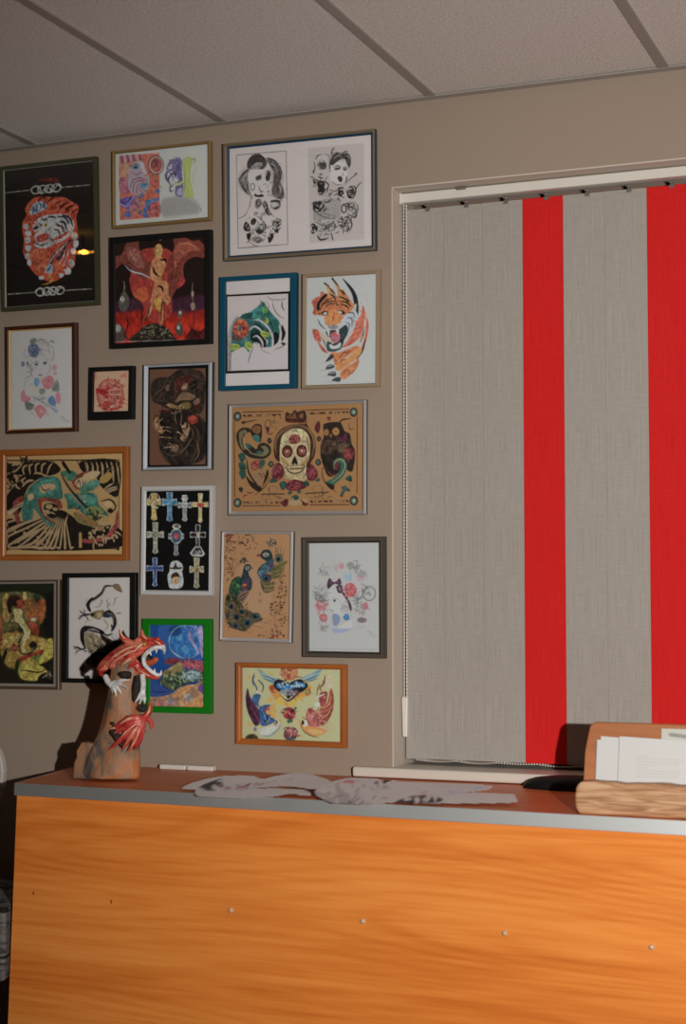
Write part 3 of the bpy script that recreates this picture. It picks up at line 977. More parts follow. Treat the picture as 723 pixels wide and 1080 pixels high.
ART['sugar_skull'] = '''B 8f6a45
v 235 415 8
k 2
p 8f6a45 60 105 1175 85 1172 990 60 1000
l 4a2a1c 8 168 158 500 150
l 4a2a1c 8 168 948 480 946
l 4a2a1c 8 95 230 98 870
l 4a2a1c 16 175 188 480 180
l 4a2a1c 16 175 920 482 920
d a07850 7 26 3 330 184 150 3
d a07850 7 26 4 330 920 150 3
e 2a2a24 122 194 34 40
e 5a6a58 122 194 22 26
e a0a088 122 193 9 10
e 2a2a24 122 922 34 40
e 5a6a58 122 922 22 26
e a0a088 122 921 9 10
b 4a2f1c 11 155 245 200 240 290 220
e 4a2f1c 172 245 18 14
o 3a2c28 6 378 262 24 40 10
f 4a2028 365 280 390 290 385 330 368 320
b 4a2028 9 360 330 400 345 420 330
n 4a3828 5 14 20 5 460 250 50 60
e 2c241e 392 398 20 24
e 6a4a38 392 398 8 9
f 2f2a24 405 568 430 595 405 625 380 595
e 4a6a58 405 596 11 13
f 2a241c 112 350 150 295 215 290 235 320 190 340 170 400 190 470 230 520 180 505 130 440
f 6b5f3c 135 340 180 305 200 325 165 360 160 420 190 480 150 450
f 2a201a 230 310 270 260 320 265 330 310 322 400 300 410 262 390 240 350
f 7a4f2a 245 300 280 268 320 285 300 340 260 330
f 3a6a5a 250 360 300 350 310 400 280 410
f 2a241c 180 490 230 440 280 470 300 430 350 415 400 450 400 510 350 550 270 550 210 530
f 6f6844 215 500 270 520 340 530 385 500 380 460 350 440 320 450 345 480 320 510 260 505
f 2f5a50 190 420 230 430 240 460 200 460
f 2f5a50 280 490 330 490 300 512
b a89460 7 170 360 180 440 240 500
f 24483c 130 515 180 500 190 550 160 580 140 560
f 24483c 130 590 180 585 195 640 150 650
f 24483c 135 660 185 650 190 700 160 725
f 2f5240 300 570 350 560 350 600 310 640
f 7a2a2c 240 590 280 565 315 575 300 630 262 650 240 630
n b06a5c 5 12 26 6 275 605 30 32
b 2a1c14 16 200 550 215 660 262 740 320 790
b 7c7048 9 215 560 235 660 290 750
f 2a1c14 190 690 240 740 330 800 300 830 230 780
f 2a1c14 375 640 385 690 350 760 330 790 355 700
b 2a1c14 8 400 690 350 790 262 860
f 8c6c48 262 690 300 650 345 650 330 740 300 780
b 6a2020 9 290 680 315 680 330 720
b 6a2020 8 335 670 348 690 340 710
b 6a2020 10 180 740 205 775
b 6a2020 11 200 830 230 840 258 830
b 6a2020 11 165 880 185 860 205 858
e 2c2c28 150 808 20 18
e 2c2c28 155 826 8 12
f 3a2018 525 215 530 160 560 165 575 175 605 140 640 165 680 140 700 170 690 235 545 240
f 7a4f2a 540 210 560 180 590 200 600 160 620 200 650 180 680 210
f 5a2018 545 225 690 222 690 245 548 245
d 2a1810 5 18 5 610 200 70 30
k 2
f 3a2216 430 500 432 400 470 320 530 280 600 262 700 280 700 560 620 600 520 590 450 560
b 8c6440 8 445 520 440 420 480 340 560 290
b 1f140e 6 430 400 455 410
b 1f140e 6 428 440 452 445
b 1f140e 6 430 480 455 480
b 1f140e 6 440 360 465 376
b 1f140e 6 470 320 490 342
b 1f140e 6 510 285 522 312
b 1f140e 6 560 268 566 296
f b09c70 478 430 500 350 560 305 640 290 700 310 700 700 640 735 560 730 520 690 510 620 470 560
f 9a7a40 480 540 540 560 560 590 500 580
e 2a1a16 540 490 46 54
e 6a2222 540 492 34 40
e b09c70 540 488 12 12
f 6a2020 550 390 580 350 640 350 650 400 610 425 570 420
n b06a5c 5 12 26 7 605 385 36 30
b 3a6a58 9 510 400 530 410 545 395
b 3a6a58 9 580 330 610 310 640 330
f 1a1412 580 580 605 525 630 580 620 600 590 600
f 8f5a1c 545 600 640 605 700 600 700 630 640 635 550 625
b 1a1412 10 530 620 580 665 660 665
b 1a1412 7 520 600 520 690 570 730
f c0ac80 540 650 600 680 700 680 700 720 600 725 550 700
f 5a1c22 410 680 430 610 470 585 505 620 510 690 470 730 430 720
n 9a4a4c 6 16 40 8 460 660 42 60
f 24483c 390 750 420 710 470 730 440 750
f 24483c 475 760 520 740 545 780 500 815
f 5a1c22 530 790 560 740 640 730 700 760 690 800 600 820 550 815
n 9a4a4c 5 14 36 9 610 775 66 34
f 24483c 545 850 560 820 585 835 570 850
f 24483c 620 820 645 800 650 840
l 2a1c14 9 330 850 515 848
l 2a1c14 5 390 800 392 870
o 6a5440 5 420 810 40 30
n 3a2c20 4 16 26 10 410 880 110 20
f 5a1c22 490 920 530 890 552 900 540 950 505 950
f 9c8058 550 920 600 890 700 890 700 920 640 940 580 945
f 24483c 570 880 610 855 640 875
v 310 415 8
f 3a2216 90 262 130 300 170 360 182 440 170 530 130 590 90 600
b 1f140e 6 160 400 185 392
b 1f140e 6 162 440 186 440
b 1f140e 6 160 480 184 486
b 1f140e 6 145 352 172 340
b 1f140e 6 122 318 142 300
b 1f140e 6 98 292 112 272
b 8c6440 8 100 300 150 370 165 460 150 540
f b09c70 90 330 120 370 138 430 130 540 100 600 90 700
f 6a2020 60 440 90 440 110 470 108 520 80 540 60 530
b 1a1412 8 95 600 98 680 60 720
f 3a2018 20 165 80 150 82 230 30 235
f 7a4f2a 40 190 76 165 72 215
l 4a2a1c 8 100 142 462 130
l 4a2a1c 8 135 940 462 938
l 4a2a1c 8 532 200 530 840
l 4a2a1c 16 140 168 452 158
l 4a2a1c 16 140 912 455 908
d a07850 7 26 3 295 163 150 3
d a07850 7 26 4 295 910 150 3
e 2a2a24 502 158 34 40
e 5a6a58 502 158 22 26
e a0a088 502 157 9 10
e 2a2a24 504 905 36 42
e 5a6a58 504 905 22 26
e a0a088 504 904 9 10
e 7a1f28 288 205 12 9
e 7a1f28 300 205 10 9
f 7a1f28 276 208 312 208 294 232
f 5a1c24 172 290 190 245 215 235 220 290 205 335 185 325
e 2c241e 210 382 19 22
e 6a4a38 210 382 8 9
f 2f2a24 203 550 228 582 203 612 178 582
e 4a6a58 203 582 11 13
f 2c211b 245 270 270 250 320 240 380 240 402 262 430 320 470 340 485 420 515 500 498 640 470 660 420 640 330 700 280 690 250 620 222 520 225 430 250 360
b 2c211b 14 380 270 400 225 480 210
f 4a3628 230 420 290 390 350 420 360 470 280 520 232 500
f 5c4a34 370 440 410 420 450 430 430 480 390 500
e 7a4f2a 272 328 24 30
e a5743a 272 328 15 18
e 16100c 273 328 6 7
e 7a4f2a 352 322 32 38
e b07c3c 352 320 22 26
e 16100c 352 320 7 9
f 8a5a30 300 350 312 340 318 370 306 372
f 5a1f3a 360 370 400 370 440 340 430 400 380 400
f 6a2024 410 510 430 470 480 460 505 500 490 550 450 560 420 545
n 9a5048 5 14 30 6 458 510 40 40
n 1a120e 6 40 30 7 300 540 70 130
n 6a5438 4 30 22 8 400 440 70 60
f 2f5a48 330 620 330 570 380 540 430 560 445 620 420 690 350 760 300 790 262 750 320 720 380 660 390 600 370 580 345 600
b a89460 7 340 640 345 580 390 555 430 600 400 680 320 750
f 5a2a2c 340 600 360 580 380 600 370 640 350 640
b 2a1c14 9 235 620 240 700 270 760 360 840
f 2a1c14 270 760 330 770 340 800 310 810
b 8c2f28 8 290 660 320 690 360 690
f 24483c 430 720 470 690 490 720 480 745
f 5a1c22 105 650 130 590 180 630 200 690 160 735 110 720
n 9a4a4c 5 14 36 9 150 670 42 50
f 24483c 70 760 110 735 130 770 110 785
f 24483c 175 740 210 710 215 740
l 2a1c14 9 95 845 290 832
l 2a1c14 5 235 800 240 870
o 6a5440 5 200 805 46 30
n 3a2c20 4 18 26 10 200 870 120 20
l 2c241e 26 400 860 430 790
l 2c241e 24 410 795 460 815
l 2f5a50 16 405 850 432 785
l 2f5a50 14 412 798 458 812
b 2c241e 7 460 250 470 300 505 295
b 6a5440 4 470 260 500 240 510 250
n 8a5a40 4 8 20 11 480 770 20 20
f 5a1c22 50 890 90 920 120 930 95 950 60 930
f 9c8058 0 900 40 890 70 930 30 940 0 945
f 24483c 0 860 30 870 40 890 0 900
f 5a1c22 0 740 60 740 75 790 40 805 0 815
f 24483c 28 820 50 808 58 840 30 840
n 7a5a3c 4 14 20 12 150 240 60 30
v 235 415 8
k 2
f 3a2216 432 500 434 400 470 320 530 280 610 258 700 278 745 320 775 380 782 450 765 530 735 590 690 640 620 650 520 590 455 560
b 8c6440 9 450 520 444 420 480 345 560 290 640 276
b 8c6440 9 640 276 710 300 756 370 766 450 748 540
b a87a4c 4 438 470 440 400 480 325 560 276 650 264 730 306 772 390 776 470
f b09c70 482 440 502 355 560 308 620 294 680 308 722 358 736 430 730 525 708 575 704 640 690 700 650 732 590 736 545 722 518 690 510 610 480 560
f 9a7a40 486 530 530 560 556 600 505 590
f 9a7a40 730 530 690 560 660 596 705 590
f 8a6a3c 700 350 728 420 726 500 712 440
e 2a1a16 542 490 46 54
e 6a2222 542 492 34 40
n b06a5c 4 10 26 4 542 492 24 30
e b09c70 542 488 11 12
e 2a1a16 664 486 46 54
e 6a2222 664 488 34 40
n b06a5c 4 10 26 5 664 488 24 30
e b09c70 664 484 11 12
f 6a2020 552 392 580 352 636 350 652 398 612 425 570 420
n b06a5c 5 14 26 7 605 385 38 30
b 3a6a58 9 512 400 530 410 548 395
b 3a6a58 9 660 400 690 408 708 396
b 3a6a58 9 575 330 605 312 635 330
f 1a1412 580 585 604 528 630 582 620 604 606 590 592 604
f 6a4a1c 540 600 560 606 640 604 684 596 680 632 640 640 560 640 540 630
l c0ac80 15 552 622 672 616
l 3a2412 3 575 606 575 638
l 3a2412 3 595 606 595 640
l 3a2412 3 615 606 615 640
l 3a2412 3 635 606 635 638
l 3a2412 3 655 604 655 636
b 1a1412 12 524 615 560 662 610 674 665 655 694 606
b 1a1412 6 520 600 522 680 560 726
b 1a1412 6 704 590 702 670 670 722
n 8a7444 4 16 40 17 600 700 70 24
f 5a1c22 410 680 430 610 470 585 505 620 512 690 470 730 430 720
n 9a4a4c 6 16 40 8 460 660 42 60
f 5a1c22 708 650 730 595 780 632 800 690 762 735 712 722
n 9a4a4c 6 16 40 9 752 670 42 56
f 5a1c22 530 790 560 742 605 725 650 740 680 790 650 815 600 822 550 815
n 9a4a4c 5 18 36 9 610 775 66 34
'''
ART['ten_crosses'] = '''B 060606
v 145 508 8.78
k 2
p 060606 72 92 660 92 650 1005 60 1005
c b0a070 b08a20 152 108 358 188 130 44
d b0aa90 10 18 3 155 190 56 60
e b88f22 152 140 26 34
b 6a4a14 9 100 195 150 200 210 185
b 6a4a14 8 125 260 152 250 175 262
o c0b8a0 6 155 155 46 46
b d8b840 8 140 120 150 170 150 300
c a8b4b8 3a7896 296 100 368 190 138 44
b 1c3c54 7 240 190 296 190 355 186
e 5aa0b8 296 190 22 22
b 1c3c54 5 296 220 296 350
b 8ac0d0 5 284 120 284 340
c b8b8b4 77786f 436 125 366 218 125 36
e c8c8c4 436 216 28 26
b 3a3a38 7 390 215 436 220 480 214
b 4a4a48 6 436 240 436 340
p c8c8c0 402 152 470 150 455 178 420 178
c c8bb90 b59a4a 580 108 378 212 150 33
d c06a4a 14 6 3 580 212 24 14
f a0281c 545 212 580 195 615 212 580 240
b c09020 14 580 245 580 365
c b8b4a0 8a846c 164 378 665 490 156 40
o 5a5648 6 164 490 22 22
b 4a463c 5 164 400 164 640
b 4a463c 5 100 490 230 490
c b8b8b8 5a5a58 356 440 685 506 142 35
e b8b4ac 360 415 38 24
e 6a5a3a 360 412 26 16
o b8c0c4 8 358 505 52 66
e 2f4a5a 358 505 46 58
f a82a2c 336 500 356 470 378 500 358 532
b 3a5a44 8 300 520 340 545 330 560
b 8a3a3a 10 292 508 330 505
b 8a7a5a 10 385 505 425 500
b 7a7a76 14 356 570 356 675
c b4b0ac 1a1818 558 400 640 492 142 36
p b4b0ac 530 600 585 600 622 670 600 692 505 690 486 662
p 2a2826 538 610 580 610 606 662 595 678 512 676 502 660
n 8a8680 5 18 30 4 556 650 40 24
f a89474 545 480 560 462 575 490 566 520 550 510
b a89474 8 560 500 560 580
b 7a2428 10 500 492 540 490
b 6a6a6a 6 558 410 558 450
c a8acb4 2c4a80 160 704 970 802 152 35
b 101c3a 5 160 720 160 950
b 1c1c24 5 100 802 222 802
b 6a8ac0 4 150 830 150 940
f b4b8b4 300 770 325 738 370 732 408 760 420 800 412 830 424 920 410 975 360 992 300 985 284 930 278 870 296 830
f 3a2c22 300 795 330 790 350 750 372 790 412 790 400 810 310 810
b a88a60 10 358 745 360 780
f 3a2418 310 880 325 848 365 840 388 870 380 910 325 915
f b08a5c 318 905 345 880 385 890 380 940 340 955 318 935
b 5a3a24 6 340 860 352 900 345 940
e 8a9a98 400 900 10 36
c c0bca0 8a7a4a 546 704 985 812 130 40
e 6a3a2c 546 815 20 16
b 3a5a9a 16 546 880 544 960
b c8c4b0 7 530 870 525 950
b 6a5a30 5 546 720 546 790
d a89058 8 10 5 546 812 55 14
'''
ART['peacocks'] = '''B 94704f
v 228 555 8.571
k 2
p 94704f 60 66 665 76 650 1022 48 1010
k 30
f a07a55 250 300 500 600 400 900 200 700
k 2
d 2a1a14 7 42 3 200 110 140 50
d 2a1a14 7 18 4 300 160 80 60
d 2a1a14 7 30 5 120 240 50 130
d 2a1a14 7 22 6 115 420 45 80
d 2a1a14 7 36 7 590 600 50 110
d 2a1a14 7 34 8 530 740 75 60
d 2a1a14 7 12 9 600 850 30 60
d 2a1a14 7 34 10 500 980 130 40
n 5a3a28 3 50 40 11 150 240 90 200
n 5a3a28 3 50 40 12 560 720 80 200
d 7a2a1c 9 14 13 120 95 50 25
d 7a2a1c 8 10 14 530 990 40 14
f 24343a 395 265 420 220 470 210 500 240 510 300 480 330 440 310 410 290
f 8f8a70 420 250 450 238 480 255 450 275 425 268
e 2a1a14 448 258 12 6
f 7a3a34 360 262 395 250 400 268 372 275
f 2c4a50 440 330 510 290 520 340 500 400 460 430 440 500 400 480 376 420 390 370
n 5a7a80 5 26 36 3 430 400 45 70
b 16202a 8 385 460 376 400 430 340
d 3a4a48 10 18 4 500 150 44 34
b 5a4a3a 3 480 200 470 170 462 130
b 5a4a3a 3 488 205 500 175 535 150
b 4a4a20 5 540 290 530 240 545 190
b 4a4a20 5 560 280 555 220 562 180
b 4a4a20 5 580 285 580 220 590 175
b 4a4a20 5 600 290 605 230 622 205
b 3a2418 5 550 260 540 210 530 190
e 6a4a34 565 290 40 44
e 3a5a50 562 295 28 30
e 0e1c28 560 300 18 20
f 6a6034 500 400 560 340 640 310 620 360 600 400 560 460 520 480 480 480
b 3a3418 5 510 400 570 370 635 320
b 3a3418 5 510 430 560 420 620 375
b 3a3418 5 510 460 560 455 600 420
b 8a7c48 5 520 410 580 400 615 390
f 5a4060 470 350 500 330 520 360 490 390
e 4a2a34 455 470 42 40
e 2a4a50 452 472 28 28
e 0e1420 452 474 14 16
f 5c5430 395 490 450 510 530 500 520 540 520 580 435 602
b 94704f 8 420 530 470 545 520 530
b 94704f 8 430 570 480 580 520 565
b 2f2a18 6 400 500 415 560 432 598
n 3a3018 4 30 50 15 540 420 70 60
l 5a3f30 5 400 598 385 610 400 622
l 5a3f30 5 385 660 388 685 408 680 405 665
f 26303a 245 380 262 348 300 345 315 370 305 400 290 410 300 450 322 490 320 560 290 590 230 600 200 560 220 470 235 430
f 8a8a78 262 372 285 360 300 372 285 395 265 390
e 1a1a1c 282 378 10 8
f 6a4a34 308 368 340 378 315 386
d 3a3a34 10 18 5 245 310 40 26
b 4a3a2c 3 260 345 250 320 235 300
f 1d3f2a 120 540 160 470 210 455 230 500 215 580 190 640 150 650 115 610
n 4a7a44 5 26 30 6 165 550 40 60
n 0f1f16 5 26 30 16 165 560 45 70
f 3a3442 225 520 262 480 310 480 318 540 290 580 240 570
f 6a3424 225 540 250 520 285 525 270 555 235 560
e a06a44 256 532 18 9
f 5a4640 200 610 240 580 295 580 280 630 230 690 200 660
b 94704f 7 205 630 250 600 290 590
b 94704f 7 215 655 250 630 285 610
b 2a1c18 6 210 645 255 615 290 600
f 4a4228 90 620 130 610 200 650 230 700 260 750 310 770 420 840 340 880 260 950 180 930 120 900 80 820 75 720
n 7a6a3c 5 60 44 7 190 790 100 140
n 1d2214 5 60 44 8 190 790 110 150
e 1a2a1c 108 650 18 24
e 1d3020 170 660 20 22
e 6a4a34 140 725 34 40
e 1c3c40 136 728 22 26
e 0a1018 134 730 12 16
e 6a4a34 230 770 36 38
e 1c4038 230 772 24 26
e 0a1018 229 774 12 14
e 5a4430 104 805 26 32
e 1c3c40 104 808 17 22
e 5a4430 184 820 34 40
e 1c3c48 182 822 24 30
e 0a1018 182 826 13 16
e 5a4430 178 900 36 36
e 1c4048 174 900 26 26
e 0a1018 174 904 13 12
e 6a4a34 285 870 46 48
e 1f4a50 278 872 34 36
e 0a1824 278 876 18 20
e 6a4a34 360 815 42 36
e 1c4448 352 816 32 28
e 0a1018 350 818 16 14
b 5a4c28 4 320 870 420 870 490 880
b 5a4c28 4 330 890 380 910 430 920
b 5a4c28 4 390 830 420 835 445 838
b 5a4c28 4 240 940 290 960 340 950
n 7a3a34 5 8 30 17 535 920 20 18
'''
ART['pastel_bow_lady'] = '''B a9a7a2
v 314 560 7.53
k 4
p a9a7a2 84 98 635 96 632 958 86 948
f b2aea8 250 470 300 440 360 480 385 560 390 640 350 680 290 660 250 600
k 2
b 8a8782 4 285 460 320 440 350 470
f 3c2438 232 420 250 375 280 405 305 400 330 375 345 410 330 430 300 420 280 425 240 460
f 6a3a5a 245 410 255 390 275 410 255 430
f 6a3a5a 305 405 328 390 335 415 315 420
f 3c2438 305 440 345 430 360 460 350 490 320 490
f 3a2236 345 480 375 500 410 560 425 600 424 635 410 620 395 565 365 520
d a07a90 5 12 3 335 455 20 24
d a07a90 5 10 4 390 540 20 40
f b84a50 368 450 390 420 425 412 460 445 465 495 440 520 400 525 375 495
n d88a88 5 20 34 5 416 470 40 45
n 8a2a34 4 14 30 15 416 470 42 45
o 55524e 6 566 497 50 57
o 8a8782 3 566 497 42 49
o 6a6764 4 566 497 10 14
b 6a6764 5 555 480 570 500 575 520
n 55524e 4 12 40 6 530 470 30 40
k 3
b 8a8782 5 178 300 215 330 235 300
n 77746f 4 18 36 7 205 310 32 44
n 55524e 4 14 40 8 430 270 36 30
b 4c4a48 5 470 235 465 290 455 340
b 4c4a48 4 490 265 475 300 460 330
b 4c4a48 4 440 290 455 300 465 280
f 8a8580 390 260 420 245 445 270 420 290 395 285
f b87880 330 275 350 255 365 275 355 300 335 300
f b09a98 295 290 320 275 325 310 300 320
n b08a8a 5 14 26 9 320 290 40 30
f 9ab0b8 370 350 400 335 425 355 420 385 390 385 375 370
n 6a90a8 4 12 30 10 398 360 30 24
f a09898 465 330 510 310 550 335 530 370 480 372
f bc8a94 470 372 520 355 515 390 480 395
n 8a8080 4 16 40 11 505 350 40 30
b b0a0a0 4 505 400 500 430 495 450
f a9b0a8 455 530 490 520 490 560 460 570
n 5a6058 4 22 40 12 470 550 30 40
n 77706c 4 26 44 13 500 620 44 36
f b87880 515 590 550 570 560 605 535 625
n a85060 4 14 30 14 535 600 26 26
f 7a6a68 470 705 500 685 545 700 535 725 490 728
b 8a8078 5 480 760 505 765 530 760
n 77746f 4 30 44 16 180 480 44 44
n 5a5854 4 22 50 17 180 540 40 24
f b88a8a 130 590 165 570 225 570 235 600 200 630 150 635
n a85058 5 26 36 18 180 600 50 34
f b05a60 168 670 200 658 232 672 228 715 190 720 172 700
n d88a88 4 10 28 19 200 690 26 22
n 77746f 4 20 36 20 200 750 28 44
b 77746f 4 205 790 225 795 215 760
b 3a3836 7 276 545 290 550 300 545
e 2c2a2a 290 555 9 8
b 77746f 4 270 530 300 535 320 540
b 8a8782 4 335 560 350 600 340 640
b 5a5854 5 255 620 270 632 285 640
n 8a8782 4 20 30 21 370 610 20 34
f 7a86a0 275 665 310 660 335 690 320 740 290 755 275 720
f 8c98b0 275 770 330 780 420 770 380 800 300 812 275 795
f 3a7ca8 362 680 385 658 408 675 400 705 370 705
n 205a86 4 10 20 22 385 682 18 20
f b4b0aa 320 760 400 720 440 700 430 760 380 775
b 8a8782 3 420 640 430 700 440 750
l 77746f 3 545 800 565 795 575 815 590 800
l 77746f 3 565 835 590 815 595 838 625 825
l 8a8782 3 90 935 630 940
'''
ART['flame_mermaid'] = '''B 141008
v 0 605 8.64
k 20
p 141008 -220 95 490 95 490 1000 -220 1000
f 4a4420 -20 200 60 170 200 160 300 180 420 250 400 420 300 500 100 520 -20 500
f 5c3a18 200 230 330 240 420 260 390 420 300 440 240 380
f 7a6020 0 560 160 540 300 560 420 600 480 620 480 760 300 840 100 860 20 760
f 0c0c06 400 100 490 95 490 580 420 560 390 470 420 330
f 141a0c -20 95 300 95 480 110 440 180 300 160 60 160 -20 180
f 1a2c18 300 190 360 200 380 250 330 260
k 10
f 846a2c 30 220 80 190 90 400 60 440 30 400
f 6a3818 -20 380 20 400 20 640 -20 640
f 72301a 130 200 190 210 220 270 200 320 140 310 110 260
f 7a4418 240 340 330 330 360 380 320 430 250 420
f 6a2a16 260 440 350 470 350 560 290 540
f 763a16 350 260 400 240 410 320 380 440 350 400
f 8a7a28 420 620 480 600 480 740 400 800 350 810
f 8a7a28 170 860 240 800 360 830 430 900 350 970 200 960
k 4
f 1c100a 60 260 90 205 150 195 190 230 150 250 160 290 110 300 105 350 80 360
b 3a1a10 12 70 250 110 210 170 215
b 50602c 9 140 190 170 175 200 190
f 8a7440 210 180 240 170 240 230 215 240
f 9a8850 120 330 160 320 200 330 205 400 235 460 275 520 270 570 235 620 225 680 250 720 215 720 195 690 200 620 215 560 210 510 165 450 130 440 100 430 135 400
f a89a68 130 430 190 395 200 410 150 440
b b0a478 8 180 380 200 430 240 490
b b0a478 9 262 540 240 580 220 630
f 20241a 160 460 210 510 215 560 190 610 185 700 230 730 290 700 262 735 200 735 165 690 165 610 185 560
b a09868 7 250 555 210 620 215 690
f 12120c 262 650 300 615 335 640 330 680 290 720 250 730 285 690
b 90905c 5 250 725 290 700 310 670
f 6a2014 75 690 130 640 165 650 165 700 100 710
f 6a2014 160 780 240 740 340 710 400 690 380 740 280 760 200 800 165 810
f 74602a 60 640 110 590 180 570 130 620 80 660
b 8c4a18 10 100 560 140 530 190 540
f 0c1608 20 760 50 690 100 680 60 740 30 820
f 16240c 135 860 150 790 180 790 165 880 155 930
f 9a7c38 350 620 390 590 420 640 400 690 360 680
b 2a4a1c 12 280 790 330 760 390 730
n 3a5a20 5 16 40 4 330 770 50 30
b 0c0a06 13 190 880 250 885 350 900 420 870
b 0c0a06 12 420 880 430 830 480 790
b 0c0a06 10 260 890 250 940
b 0c0a06 10 350 830 400 840 440 830
f 0c0a06 360 930 420 900 490 930 490 1000 350 990
n 6a5a48 5 16 26 5 430 930 40 30
n 6a4418 6 30 50 6 300 340 90 110
f a09a70 280 415 310 400 335 410 320 430 285 432
n 8a7a40 5 24 60 7 100 620 80 80
'''
ART['ink_dragon'] = '''B 908983
v 60 598 8.033
k 2
p 908983 92 90 622 92 612 945 86 945
k 3
b 15110f 24 470 160 410 165 380 220 330 262 280 290 265 370
b 15110f 32 300 260 262 320 285 380
b 55504a 8 455 158 405 175 385 225 330 272 290 300
b 6a645c 4 250 340 240 300 262 260
f 6a5434 470 160 505 148 545 180 548 210 500 195
b 2a2018 6 470 150 520 150 545 190
b 2a2018 5 500 190 540 210 560 210
b 8a7a5c 4 340 310 390 300 380 260
b 4a3c2c 6 320 340 360 330 380 290 362 280
b 4a3c2c 6 430 330 450 320 420 290 436 270
b 4a3c2c 7 470 330 490 300 490 270 515 255
b 4a3c2c 6 450 360 430 340 425 310
f 6a5630 290 390 340 370 400 370 370 440 330 440 290 420
f 8a7c54 340 390 380 390 370 430 345 430
f 15110f 290 390 320 395 310 415 285 412
b 15110f 16 290 400 250 405 185 420
b 15110f 11 250 405 215 390 190 370
b 15110f 9 232 405 235 375 222 362
b 15110f 10 210 415 190 440 180 430
b 15110f 10 240 412 262 440 258 455
b 15110f 36 385 400 440 380 480 420 490 480 470 540
f 1d2230 385 410 430 395 460 410 440 430 395 425
b 5a544c 9 420 385 470 410 480 470
b 6a5838 5 450 365 500 430 510 500
b 15110f 8 505 400 520 390 545 390
b 2a2438 18 400 440 420 470 465 500 460 550
f a09888 400 440 440 440 460 480 440 520 410 520 420 480
b 6a5634 8 410 450 430 500 400 540
f 6b5c40 240 560 300 560 360 590 400 660 440 640 400 720 320 750 270 720 245 650
b 8f8164 14 270 590 290 650 300 700
b 9a8a68 14 320 590 340 640 380 660
b 3a2c1c 6 300 580 320 660 320 710
b 3a2c1c 6 350 600 390 650 430 650
b 8a7a54 7 230 500 250 460 300 450
b 15110f 46 240 690 215 600 225 530 290 525 360 545 400 560
b 5f5c58 16 240 580 262 540 310 530 360 550
b 15110f 14 390 560 430 580 470 560
b 15110f 18 215 550 205 610 240 690
b 15110f 14 250 690 200 695 145 670
b 15110f 10 210 700 170 715 155 740
b 15110f 9 200 690 180 680 150 680
b 15110f 10 220 705 245 715 255 708
b 15110f 8 170 700 150 690 140 675
k 5
f 120d0b 290 730 330 700 400 720 460 640 500 615 545 640 500 690 440 740 380 790 340 830 290 800
b 15110f 16 300 700 330 680 350 690
b a09880 7 295 700 320 685 345 690
b a09880 7 300 730 320 705 340 720
f 4a4034 245 790 280 760 300 810 360 830 320 850 260 820
n 120d0b 8 30 60 6 400 700 90 70
n 6a5c44 5 26 44 7 340 640 80 60
n 6a6258 5 10 26 9 500 600 40 40
k 10
f 55504c 190 850 230 830 225 890 200 880
'''  # the last soft grey patch paints the statue's shadow into the print
ART['blue_planet'] = '''B 163a6a
v 145 645 8.817
k 6
p 163a6a 100 120 615 128 615 890 95 880
f 1d4c82 200 130 420 130 612 140 600 460 420 440 240 430
k 3
e 1f5c8e 450 280 160 155
k 20
e 3a80aa 440 350 40 40
e 3a78a4 380 230 30 40
e 103a66 350 180 60 50
k 4
o 6a8aa8 8 450 280 160 155
b 88a0b8 8 298 330 330 380 400 420
f 8a7a9c 560 160 605 150 605 420 585 380 575 260
f 9a8cae 470 200 490 190 500 240 520 280 560 350 570 400 540 360 500 290 475 250
b 6a6090 8 430 130 470 180 490 240
b 7a88b0 8 520 170 570 250 580 350
n 8a88b4 5 20 50 4 550 250 50 120
f 6a2a34 245 470 300 430 380 440 420 470 400 500 280 490
f 8a3a48 420 470 500 455 612 470 615 560 520 530 440 520
n 4a1c2c 6 20 50 5 400 470 150 36
n a8605c 5 18 50 6 520 490 90 34
f 76643a 230 570 300 520 370 480 410 480 430 530 380 580 300 600 240 600
b 8a7a48 9 260 560 340 510 400 490
f 3a4a34 215 620 300 590 420 550 520 540 615 570 615 640 520 650 420 680 330 730 260 700
f 6a8080 420 590 480 550 560 560 600 600 540 630 450 630
b 142020 9 440 600 500 580 560 600
b 142020 10 300 620 360 610 420 640
e 0c1420 575 600 16 12
n 1a2a1c 7 44 50 7 330 640 120 60
n 8a9468 5 30 40 8 330 640 120 60
n a0b0ac 5 20 50 9 500 590 90 40
f 4a4a24 205 640 250 650 330 720 270 700
b 141410 8 230 690 330 735 400 690 615 650
k 6
f 243f74 98 650 200 680 270 720 330 740 300 790 100 790
b 14284e 10 100 740 200 750 300 745
f 5a3c74 560 700 615 670 615 780 580 760
f 8c6a4c 95 800 220 790 320 760 400 700 500 690 580 650 612 650 560 720 615 780 615 890 95 880
f a87440 330 790 420 700 520 680 460 740 400 800
f b0703a 440 830 520 800 615 840 615 890 430 890
n 9a5a5c 7 24 50 10 220 840 110 36
n 6a6a74 6 16 40 11 320 830 50 40
n c88a4c 7 24 60 12 500 840 100 44
f 8a8078 430 780 500 770 510 840 450 840
b 505a78 8 290 850 320 830 350 840
'''
